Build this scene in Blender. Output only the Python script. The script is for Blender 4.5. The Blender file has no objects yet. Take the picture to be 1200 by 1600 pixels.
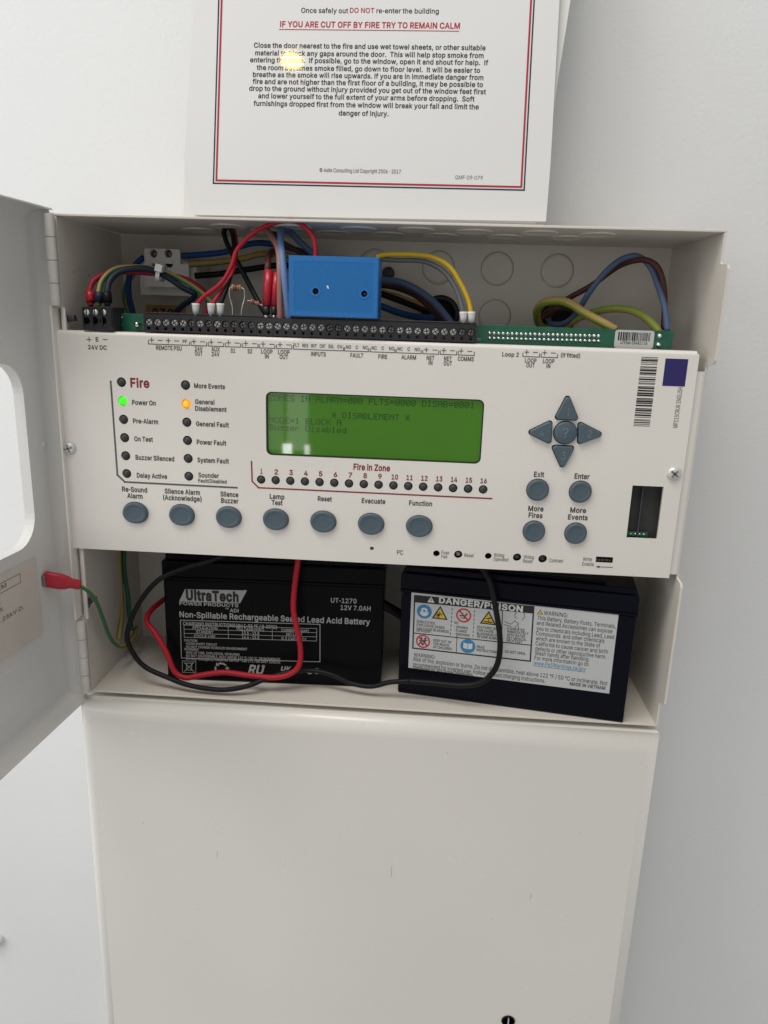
import bpy, bmesh, math, random
from mathutils import Vector, Matrix
from mathutils.geometry import tessellate_polygon, delaunay_2d_cdt
random.seed(7)
sc = bpy.context.scene
COL = sc.collection
R = math.radians

# ------------------------------------------------------------------ camera
CAM_LOC = Vector((0.0315, -0.438, 0.2502))
CAM_ROT = (1.3163, -0.0312, 0.0652)
FPX = 1142.0                                   # focal length in pixels of the 1200 x 1600 photograph
cd = bpy.data.cameras.new('camera')
cam = bpy.data.objects.new('camera', cd)
COL.objects.link(cam)
cam.location = CAM_LOC
cam.rotation_euler = CAM_ROT
cd.sensor_fit = 'VERTICAL'; cd.sensor_height = 36.0; cd.lens = 36.0 * FPX / 1600.0
cd.clip_start = 0.01; cd.clip_end = 100
sc.camera = cam

# ------------------------------------------------------------------ light
w = bpy.data.worlds.new("World"); sc.world = w; w.use_nodes = True
w.node_tree.nodes['Background'].inputs[0].default_value = (0.985, 0.985, 0.98, 1)
w.node_tree.nodes['Background'].inputs[1].default_value = 0.32

def area(name, loc, target, sx, sy, radiance, color, shape='RECTANGLE'):
    l = bpy.data.lights.new(name, 'AREA'); l.shape = shape; l.size = sx; l.size_y = sy
    ar = sx * sy if shape == 'RECTANGLE' else math.pi * sx * sy / 4
    l.energy = radiance * math.pi * ar; l.color = color
    o = bpy.data.objects.new(name, l); COL.objects.link(o); o.location = loc
    o.rotation_euler = (Vector(target) - Vector(loc)).to_track_quat('-Z', 'Y').to_euler()
    o['kind'] = 'helper'
    return o
# tall window with net curtain at the left of the room, the gap between its curtains, the ceiling downlight
area('window_light', (-1.15, -0.70, 0.50), (0.0, 0.05, 0.1), 0.9, 1.2, 1.8, (0.97, 0.985, 1.0))
area('ceiling_light', (-0.50, -0.86, 2.10), (0.0, 0.0, 0.15), 1.6, 0.7, 7.2, (1.0, 0.965, 0.91))
for k_ in range(9):                             # pleats of the net curtain, brighter and duller by turns
    area('curtain_light', (-1.42 + k_ * 0.105, -2.95, 0.15), (-1.42 + k_ * 0.105, 0, 0.2), 0.075 if k_ % 2 else 0.1, 1.0, (2.1, 0.7, 1.5, 0.5, 1.9, 0.8)[k_ % 6], (1.0, 0.98, 0.93))
area('window_gap', (-0.62, -2.90, -0.345), (-0.05, 0, 0.17), 0.042, 0.065, 13, (1, 1, 1))
area('window_gap', (-0.53, -2.92, -0.345), (-0.05, 0, 0.17), 0.024, 0.055, 9, (1, 1, 1))
area('ceiling_downlight', (-0.4825, -1.788, 1.9024), (-0.0566, 0.03, 0.39), 0.072, 0.046, 62, (1.0, 0.62, 0.12), 'ELLIPSE')

vs = sc.view_settings
vs.view_transform = 'Standard'; vs.look = 'None'; vs.exposure = 0.22; vs.gamma = 1.0
vs.use_curve_mapping = False

# ------------------------------------------------------------------ photograph pixel -> point of the place
_CM = cam.rotation_euler.to_matrix()
def ray(u, v):
    return _CM @ Vector(((u - 600) / FPX, (800 - v) / FPX, -1.0))
def at(u, v, y):
    d = ray(u, v); return CAM_LOC + d * ((y - CAM_LOC.y) / d.y)
def atz(u, v, z):
    d = ray(u, v); return CAM_LOC + d * ((z - CAM_LOC.z) / d.z)

class Frame:
    """a plane in the place: origin, right, up, normal towards the viewer"""
    def __init__(s, o, r, u):
        s.o = Vector(o); s.r = Vector(r).normalized(); s.u = Vector(u).normalized(); s.n = s.r.cross(s.u)
    def un(s, u, v):
        d = ray(u, v); t = (s.o - CAM_LOC).dot(s.n) / d.dot(s.n)
        p = CAM_LOC + d * t - s.o
        return p.dot(s.r), p.dot(s.u)
    def pt(s, a, b, h=0.0):
        return s.o + s.r * a + s.u * b + s.n * h
    def shift(s, h):
        return Frame(s.o + s.n * h, s.r, s.u)
    def scale(s, u, v):
        a0 = s.un(u - 2, v); a1 = s.un(u + 2, v); b0 = s.un(u, v + 2); b1 = s.un(u, v - 2)
        return math.hypot(a1[0] - a0[0], a1[1] - a0[1]) / 4, math.hypot(b1[0] - b0[0], b1[1] - b0[1]) / 4

# ------------------------------------------------------------------ materials
def srgb(r, g, b):
    f = lambda c: (c / 255 / 12.92) if c / 255 <= .04045 else ((c / 255 + .055) / 1.055) ** 2.4
    return (f(r), f(g), f(b))
MATS = {}
def mat(name, col, rough=.5, metal=0.0, bump=0.0, bscale=300.0, var=0.0, vscale=20.0, coat=0.0, emit=None, estr=0.0, spec=.5, speck=0.0, rvar=0.0):
    if name.startswith('wire_'): spec, rough = min(spec, .28), max(rough, .48)
    m = bpy.data.materials.new(name); m.use_nodes = True
    nt = m.node_tree; b = nt.nodes['Principled BSDF']
    b.inputs['Base Color'].default_value = (*col, 1); b.inputs['Roughness'].default_value = rough
    b.inputs['Metallic'].default_value = metal; b.inputs['Coat Weight'].default_value = coat
    b.inputs['Coat Roughness'].default_value = .12
    b.inputs['Specular IOR Level'].default_value = spec
    tc = nt.nodes.new('ShaderNodeTexCoord')
    L = nt.links.new
    if var > 0 or speck > 0:
        n = nt.nodes.new('ShaderNodeTexNoise'); n.inputs['Scale'].default_value = vscale; n.inputs['Detail'].default_value = 6
        L(tc.outputs['Object'], n.inputs['Vector'])
        mr = nt.nodes.new('ShaderNodeMapRange'); mr.inputs[1].default_value = .3; mr.inputs[2].default_value = .7
        mr.inputs[3].default_value = 1 - var; mr.inputs[4].default_value = 1 + var * .6
        L(n.outputs['Fac'], mr.inputs[0])
        mx = nt.nodes.new('ShaderNodeMix'); mx.data_type = 'RGBA'; mx.blend_type = 'MULTIPLY'; mx.inputs[0].default_value = 1
        mx.inputs[6].default_value = (*col, 1); L(mr.outputs[0], mx.inputs[7])
        out = mx.outputs[2]
        if speck > 0:
            v = nt.nodes.new('ShaderNodeTexVoronoi'); v.inputs['Scale'].default_value = 55; L(tc.outputs['Object'], v.inputs['Vector'])
            n2 = nt.nodes.new('ShaderNodeTexNoise'); n2.inputs['Scale'].default_value = 14; L(tc.outputs['Object'], n2.inputs['Vector'])
            th = nt.nodes.new('ShaderNodeMapRange'); th.inputs[1].default_value = .45; th.inputs[2].default_value = .75; th.inputs[3].default_value = -.02; th.inputs[4].default_value = .085
            L(n2.outputs['Fac'], th.inputs[0])
            lt = nt.nodes.new('ShaderNodeMath'); lt.operation = 'LESS_THAN'; L(v.outputs['Distance'], lt.inputs[0]); L(th.outputs[0], lt.inputs[1])
            ml = nt.nodes.new('ShaderNodeMath'); ml.operation = 'MULTIPLY'; ml.inputs[1].default_value = speck; L(lt.outputs[0], ml.inputs[0])
            m2 = nt.nodes.new('ShaderNodeMix'); m2.data_type = 'RGBA'; m2.inputs[7].default_value = (.09, .08, .07, 1)
            L(ml.outputs[0], m2.inputs[0]); L(out, m2.inputs[6]); out = m2.outputs[2]
        L(out, b.inputs['Base Color'])
    if rvar > 0:
        n3 = nt.nodes.new('ShaderNodeTexNoise'); n3.inputs['Scale'].default_value = 30; n3.inputs['Detail'].default_value = 8; L(tc.outputs['Object'], n3.inputs['Vector'])
        r3 = nt.nodes.new('ShaderNodeMapRange'); r3.inputs[3].default_value = rough - rvar; r3.inputs[4].default_value = rough + rvar
        L(n3.outputs['Fac'], r3.inputs[0]); L(r3.outputs[0], b.inputs['Roughness'])
    if bump > 0:
        n = nt.nodes.new('ShaderNodeTexNoise'); n.inputs['Scale'].default_value = bscale; n.inputs['Detail'].default_value = 3
        L(tc.outputs['Object'], n.inputs['Vector'])
        bp = nt.nodes.new('ShaderNodeBump'); bp.inputs['Strength'].default_value = bump; bp.inputs['Distance'].default_value = .001
        L(n.outputs['Fac'], bp.inputs['Height']); L(bp.outputs[0], b.inputs['Normal'])
    if emit:
        b.inputs['Emission Color'].default_value = (*emit, 1); b.inputs['Emission Strength'].default_value = estr
    MATS[name] = m
    return m

mat('wall_paint', (.79, .80, .805), .7, bump=.2, bscale=330, var=.04, vscale=4)
mat('panel_paint', (.79, .757, .705), .38, bump=.10, bscale=900, var=.025, vscale=15, rvar=.06)
mat('shaded_cabinet_paint', (.70, .655, .59), .42, bump=.12, bscale=800, var=.05, vscale=18, speck=.5, rvar=.06)  # same paint as the panel, interior shade put into its darker colour; specks are dirt
mat('door_paint', (.72, .71, .69), .36, bump=.12, bscale=800, var=.03, vscale=12, speck=.35, rvar=.06)
mat('lower_paint', (.79, .765, .72), .26, bump=.09, bscale=200, var=.035, vscale=5, speck=.3, rvar=.05)
mat('hinge_paint', (.66, .64, .60), .4, bump=.15, bscale=500, var=.08, vscale=80)
mat('black_plastic', (.012, .012, .014), .42, bump=.12, bscale=700, var=.15, vscale=40)
mat('battery_plastic', (.003, .003, .004), .30, spec=.10, bump=.16, bscale=1200, var=.2, vscale=25, rvar=.08)
mat('battery_navy', (.003, .0035, .008), .30, spec=.11, bump=.16, bscale=1200, var=.2, vscale=25, rvar=.08)
mat('hole_black', (.004, .004, .004), .9)
mat('dark_interior', (.03, .031, .03), .6, var=.2, vscale=60)
mat('terminal_plastic', (.016, .016, .018), .38, bump=.1, bscale=900)
mat('chrome', (.74, .74, .72), .36, .4, bump=.3, bscale=1500, var=.3, vscale=700)
mat('tarnished_steel', (.26, .25, .24), .4, .6, bump=.3, bscale=1500, var=.5, vscale=600)
mat('solder', (.70, .71, .72), .22, 1.0)
mat('pcb_green', (.006, .10, .055), .33, var=.25, vscale=120, coat=.4)
mat('button_rubber', (.075, .112, .138), .45, bump=.08, bscale=1500, var=.06, vscale=120)
mat('button_legend', (.15, .20, .235), .5)
mat('led_off', (.05, .052, .05), .5, spec=.3)
mat('led_green', (.02, .2, .01), .3, emit=(.045, .80, .008), estr=1.0)
mat('led_orange', (.25, .08, .01), .3, emit=(1.0, .27, .004), estr=1.0)
mat('led_core', (.3, .12, .02), .3, emit=(1.0, .42, .02), estr=1.15)
mat('led_red_dim', (.10, .006, .004), .3)
mat('ink_dark', (.055, .053, .05), .6)
mat('ink_thin', (.11, .105, .10), .6)
mat('ink_scuff', (.28, .27, .25), .6)
mat('ink_grey', (.085, .09, .088), .55)
mat('ink_red', (.23, .012, .022), .55)
mat('ink_black', (.012, .012, .012), .6)
mat('ink_notice', (.05, .05, .055), .035, spec=.4)
mat('ink_notice_red', (.42, .035, .05), .035, spec=.4)
mat('ink_notice_navy', (.02, .03, .06), .035, spec=.4)
mat('ink_silver', (.36, .36, .35), .5)
mat('ink_white', (.62, .62, .60), .5)
mat('ink_blue_link', (.05, .22, .42), .5)
mat('sign_blue', (.03, .21, .42), .5)
mat('sign_yellow', (.62, .42, .03), .5)
mat('sign_red', (.5, .02, .025), .5)
mat('label_white', (.52, .53, .53), .45, var=.03, vscale=30)
mat('label_beige', (.66, .60, .54), .5, var=.05, vscale=40)
mat('label_orange', (.52, .29, .07), .5, var=.1, vscale=60)
mat('purple_square', (.022, .014, .12), .5)
mat('paper', (.72, .72, .71), .035, var=.012, vscale=8, spec=.4)
mat('sleeve', (.72, .72, .69), .25, var=.02, vscale=10)
mat('wire_red', (.40, .012, .026), .42, spec=.3, bump=.05, bscale=400)
mat('wire_crimson', (.33, .015, .04), .42)
mat('wire_black', (.006, .006, .007), .4, spec=.22, bump=.05, bscale=400)
mat('wire_navy', (.014, .022, .045), .42)
mat('wire_blue', (.012, .06, .22), .4)
mat('wire_slate', (.075, .115, .21), .45)
mat('wire_paleblue', (.13, .22, .42), .42)
mat('wire_brown', (.075, .026, .018), .45)
mat('wire_pink', (.33, .16, .135), .45)
mat('wire_yellow', (.52, .34, .015), .4)
mat('wire_tan', (.40, .28, .09), .42)
mat('wire_green', (.05, .20, .075), .42)
mat('wire_lime', (.20, .28, .04), .42)
mat('wire_earthgreen', (.03, .15, .085), .42)
mat('wire_grey', (.10, .11, .115), .45)
mat('crimp_red', (.42, .012, .03), .33, bump=.05, bscale=300)
mat('ferrule_white', (.74, .74, .75), .4)
mat('connector_white', (.70, .69, .65), .42, var=.06, vscale=60)
mat('tie_white', (.62, .66, .64), .35)
mat('resistor_body', (.48, .26, .14), .4)
mat('resistor_pink', (.38, .16, .13), .4)
mat('resistor_band', (.10, .035, .02), .4)
mat('lead_wire', (.66, .64, .60), .3, 1.0)
mat('rubber_grey', (.05, .055, .065), .5)

def green_lcd():
    m = mat('lcd_green', (.040, .13, .008), .03, emit=(.080, .29, .008), estr=.17, var=.22, vscale=9, rvar=0.0)
    return m
green_lcd()
mat('lcd_ink', (.010, .04, .006), .12, emit=(.014, .06, .004), estr=.2)

def printed_blue():
    m = bpy.data.materials.new('printed_blue'); m.use_nodes = True
    nt = m.node_tree; b = nt.nodes['Principled BSDF']; L = nt.links.new
    b.inputs['Base Color'].default_value = (.008, .16, .46, 1); b.inputs['Roughness'].default_value = .33
    tc = nt.nodes.new('ShaderNodeTexCoord'); mp = nt.nodes.new('ShaderNodeMapping'); mp.inputs['Rotation'].default_value = (0, R(45), 0)
    L(tc.outputs['Object'], mp.inputs['Vector'])
    wv = nt.nodes.new('ShaderNodeTexWave'); wv.bands_direction = 'X'; wv.inputs['Scale'].default_value = 420; wv.inputs['Distortion'].default_value = .6
    wv.inputs['Detail'].default_value = 1
    L(mp.outputs[0], wv.inputs['Vector'])
    wv2 = nt.nodes.new('ShaderNodeTexWave'); wv2.bands_direction = 'Z'; wv2.inputs['Scale'].default_value = 90; wv2.inputs['Distortion'].default_value = 8; wv2.inputs['Detail'].default_value = 2
    L(mp.outputs[0], wv2.inputs['Vector'])
    ad = nt.nodes.new('ShaderNodeMath'); ad.operation = 'MULTIPLY_ADD'; ad.inputs[1].default_value = .08; L(wv2.outputs['Fac'], ad.inputs[0]); L(wv.outputs['Fac'], ad.inputs[2])
    bp = nt.nodes.new('ShaderNodeBump'); bp.inputs['Strength'].default_value = .45; bp.inputs['Distance'].default_value = .0004
    L(ad.outputs[0], bp.inputs['Height']); L(bp.outputs[0], b.inputs['Normal'])
    mr = nt.nodes.new('ShaderNodeMapRange'); mr.inputs[3].default_value = .8; mr.inputs[4].default_value = 1.15; L(wv.outputs['Fac'], mr.inputs[0])
    mx = nt.nodes.new('ShaderNodeMix'); mx.data_type = 'RGBA'; mx.blend_type = 'MULTIPLY'; mx.inputs[0].default_value = 1
    mx.inputs[6].default_value = (.008, .16, .46, 1); L(mr.outputs[0], mx.inputs[7]); L(mx.outputs[2], b.inputs['Base Color'])
    MATS['printed_blue'] = m
printed_blue()
mat('blue_plain', (.008, .155, .46), .33, bump=.2, bscale=900)

# ------------------------------------------------------------------ mesh helpers
class MB:
    def __init__(s): s.v = []; s.f = []; s.m = []; s.s = []; s.mats = []
    def mi(s, m):
        if m not in s.mats: s.mats.append(m)
        return s.mats.index(m)
    def add(s, vs, fs, m, smooth=False):
        o = len(s.v); s.v += [tuple(p) for p in vs]; k = s.mi(m)
        for f in fs: s.f.append(tuple(i + o for i in f)); s.m.append(k); s.s.append(smooth)
    def bm(s, bm, m, smooth=False, mx=None):
        bm.verts.ensure_lookup_table(); bm.verts.index_update()
        vs = [(mx @ v.co) if mx else v.co.copy() for v in bm.verts]
        s.add(vs, [[v.index for v in f.verts] for f in bm.faces], m, smooth); bm.free()
    def box(s, lo, hi, m, bev=0.0, seg=2, mx=None):
        bm = bmesh.new(); bmesh.ops.create_cube(bm, size=1)
        for v in bm.verts:
            v.co = Vector([lo[i] + (v.co[i] + .5) * (hi[i] - lo[i]) for i in range(3)])
        if bev > 0:
            bmesh.ops.bevel(bm, geom=bm.edges[:], offset=bev, segments=seg, profile=.5, affect='EDGES')
        s.bm(bm, m, False, mx)
    def fbox(s, F, a0, a1, b0, b1, h0, h1, m, bev=0.0):
        """box in a frame's own coordinates"""
        mx = Matrix(((F.r.x, F.u.x, F.n.x, F.o.x), (F.r.y, F.u.y, F.n.y, F.o.y), (F.r.z, F.u.z, F.n.z, F.o.z), (0, 0, 0, 1)))
        s.box((a0, b0, h0), (a1, b1, h1), m, bev, 2, mx)
    def prism(s, F, pts, h0, h1, m, holes=(), smooth_sides=False, side_m=None):
        """polygon with holes in a frame, from height h0 (back) to h1 (front)"""
        loops = [list(pts)] + [list(h) for h in holes]
        tri = tessellate_polygon([[Vector((p[0], p[1], 0)) for p in lp] for lp in loops])
        flat = [p for lp in loops for p in lp]; n = len(flat)
        vs = [F.pt(p[0], p[1], h1) for p in flat] + [F.pt(p[0], p[1], h0) for p in flat]
        fs = []
        for t in tri:
            a, b, c = [flat[i] for i in t]
            if (b[0] - a[0]) * (c[1] - a[1]) - (b[1] - a[1]) * (c[0] - a[0]) < 0: t = (t[0], t[2], t[1])
            fs.append(tuple(t)); fs.append((t[2] + n, t[1] + n, t[0] + n))
        s.add(vs, fs, m)
        o = 0
        for k, lp in enumerate(loops):
            L = len(lp)
            ar = sum(lp[i][0] * lp[(i + 1) % L][1] - lp[(i + 1) % L][0] * lp[i][1] for i in range(L))
            ccw = (ar > 0) == (k == 0)
            sv = [F.pt(p[0], p[1], h1) for p in lp] + [F.pt(p[0], p[1], h0) for p in lp]
            sf = [((i, i + L, (i + 1) % L + L, (i + 1) % L) if ccw else ((i + 1) % L, (i + 1) % L + L, i + L, i)) for i in range(L)]
            s.add(sv, sf, side_m or m, smooth_sides)
            o += L
    def poly(s, F, pts, h, m):
        s.prism(F, pts, h - .00003, h, m)
    def line(s, F, pts, wd, h, m, closed=False):
        """printed line of width wd along points of a frame"""
        n = len(pts)
        for i in range(n if closed else n - 1):
            a = Vector(pts[i]); b = Vector(pts[(i + 1) % n]); d = (b - a)
            if d.length < 1e-7: continue
            d.normalize(); q = Vector((-d.y, d.x)) * wd / 2; e = d * wd / 2
            s.poly(F, [a - q - e, b - q + e, b + q + e, a + q - e], h + i * .000002, m)
    def lathe(s, F, a, b, prof, m, n=24, sx=1.0, sy=1.0, smooth=True, mats=None):
        """profile (radius, height) turned about a frame's normal at (a, b)"""
        vs = []; fs = []; cap = prof[-1][0] < 1e-7
        P = prof[:-1] if cap else prof
        for r, h in P:
            for k in range(n):
                t = 2 * math.pi * k / n
                vs.append(F.pt(a + r * math.cos(t) * sx, b + r * math.sin(t) * sy, h))
        for i in range(len(P) - 1):
            for k in range(n):
                fs.append((i * n + k, i * n + (k + 1) % n, (i + 1) * n + (k + 1) % n, (i + 1) * n + k))
        if cap:
            c = len(vs); vs.append(F.pt(a, b, prof[-1][1])); i = len(P) - 1
            for k in range(n): fs.append((i * n + k, i * n + (k + 1) % n, c))
        else:
            fs.append(tuple((len(P) - 1) * n + k for k in range(n)))
        s.add(vs, fs, m, smooth)
    def tube(s, pts, r, m, n=10, m2=None, twist=0.0, split=(0, 4), cap=True, radii=None):
        pts = [Vector(p) for p in pts]; rings = []
        t0 = (pts[1] - pts[0]).normalized(); nv = t0.orthogonal().normalized()
        vs = []
        for i, p in enumerate(pts):
            t = (pts[min(i + 1, len(pts) - 1)] - pts[max(i - 1, 0)]).normalized()
            nv = (nv - t * nv.dot(t)).normalized(); bv = t.cross(nv)
            rr = radii[i] if radii else r
            for k in range(n):
                an = 2 * math.pi * k / n + twist * i
                vs.append(p + (nv * math.cos(an) + bv * math.sin(an)) * rr)
        f1 = []; f2 = []
        for i in range(len(pts) - 1):
            for k in range(n):
                q = (i * n + k, i * n + (k + 1) % n, (i + 1) * n + (k + 1) % n, (i + 1) * n + k)
                (f2 if (m2 and (k % (n // 2)) < (2 if n < 12 else 3)) else f1).append(q)
        o = len(s.v); s.v += [tuple(p) for p in vs]
        for fl, mm in ((f1, m), (f2, m2)):
            if not fl: continue
            k = s.mi(mm)
            for f in fl: s.f.append(tuple(i + o for i in f)); s.m.append(k); s.s.append(True)
        if cap:
            k = s.mi(m); e = (len(pts) - 1) * n + o
            s.f.append(tuple(range(o + n - 1, o - 1, -1))); s.m.append(k); s.s.append(False)
            s.f.append(tuple(range(e, e + n))); s.m.append(k); s.s.append(False)
    def mesh(s, name):
        me = bpy.data.meshes.new(name); me.from_pydata(s.v, [], s.f); me.update()
        for m in s.mats: me.materials.append(MATS[m])
        me.polygons.foreach_set('material_index', s.m); me.polygons.foreach_set('use_smooth', s.s)
        me.update(); return me
    def build(s, name, parent=None, loc=None):
        return link(name, s.mesh(name), parent, loc)

def link(name, me, parent=None, loc=None, rot=None):
    o = bpy.data.objects.new(name, me); COL.objects.link(o)
    if loc is not None: o.location = loc
    if rot is not None: o.rotation_euler = rot
    if parent is not None:
        o.parent = parent
        o.matrix_parent_inverse = world(parent).inverted()
    return o
WORLD = {}
def world(o):
    if o.name in WORLD: return WORLD[o.name]
    return Matrix.LocRotScale(o.location, o.rotation_euler, None) if o.parent is None else PARTW.get(o.name, Matrix.LocRotScale(o.location, o.rotation_euler, None))
PARTW = {}
def thing(name, label, cat, loc=(0, 0, 0), group=None):
    o = bpy.data.objects.new(name, None); COL.objects.link(o); o.location = loc; o.empty_display_size = .02
    tag(o, label, cat, group); return o
def tag(o, label, cat, group=None):
    o['label'] = label; o['category'] = cat
    if group: o['group'] = group
    return o
def struct(o): o['kind'] = 'structure'; return o

def circ(a, b, r, n=24, ry=None):
    return [(a + r * math.cos(2 * math.pi * k / n), b + (ry or r) * math.sin(2 * math.pi * k / n)) for k in range(n)]
def rrect(a0, a1, b0, b1, r, n=5):
    out = []
    for cx, cy, t0 in ((a1 - r, b1 - r, 0), (a0 + r, b1 - r, 90), (a0 + r, b0 + r, 180), (a1 - r, b0 + r, 270)):
        for k in range(n + 1):
            t = R(t0 + 90 * k / n); out.append((cx + r * math.cos(t), cy + r * math.sin(t)))
    return out
def rpoly(pts, r, n=5):
    """polygon with rounded corners"""
    out = []; L = len(pts)
    for i in range(L):
        p = Vector(pts[i]); a = (Vector(pts[i - 1]) - p).normalized(); b = (Vector(pts[(i + 1) % L]) - p).normalized()
        half = a.angle(b) / 2; d = r / math.tan(half)
        s, e = p + a * d, p + b * d
        c = p + (a + b).normalized() * (r / math.sin(half))
        a0 = math.atan2(s.y - c.y, s.x - c.x); a1 = math.atan2(e.y - c.y, e.x - c.x)
        dl = (a1 - a0 + math.pi) % (2 * math.pi) - math.pi
        for k in range(n + 1):
            t = a0 + dl * k / n; out.append((c.x + r * math.cos(t), c.y + r * math.sin(t)))
    return out
def spline(pts, per=7):
    P = [Vector(p) for p in pts]
    if len(P) < 3: return P
    P = [P[0] * 2 - P[1]] + P + [P[-1] * 2 - P[-2]]; out = []
    for i in range(1, len(P) - 2):
        a, b, c, d = P[i - 1:i + 3]
        for k in range(per):
            t = k / per
            out.append(.5 * ((2 * b) + (c - a) * t + (2 * a - 5 * b + 4 * c - d) * t * t + (3 * b - a - 3 * c + d) * t ** 3))
    out.append(P[-2]); return out

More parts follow.
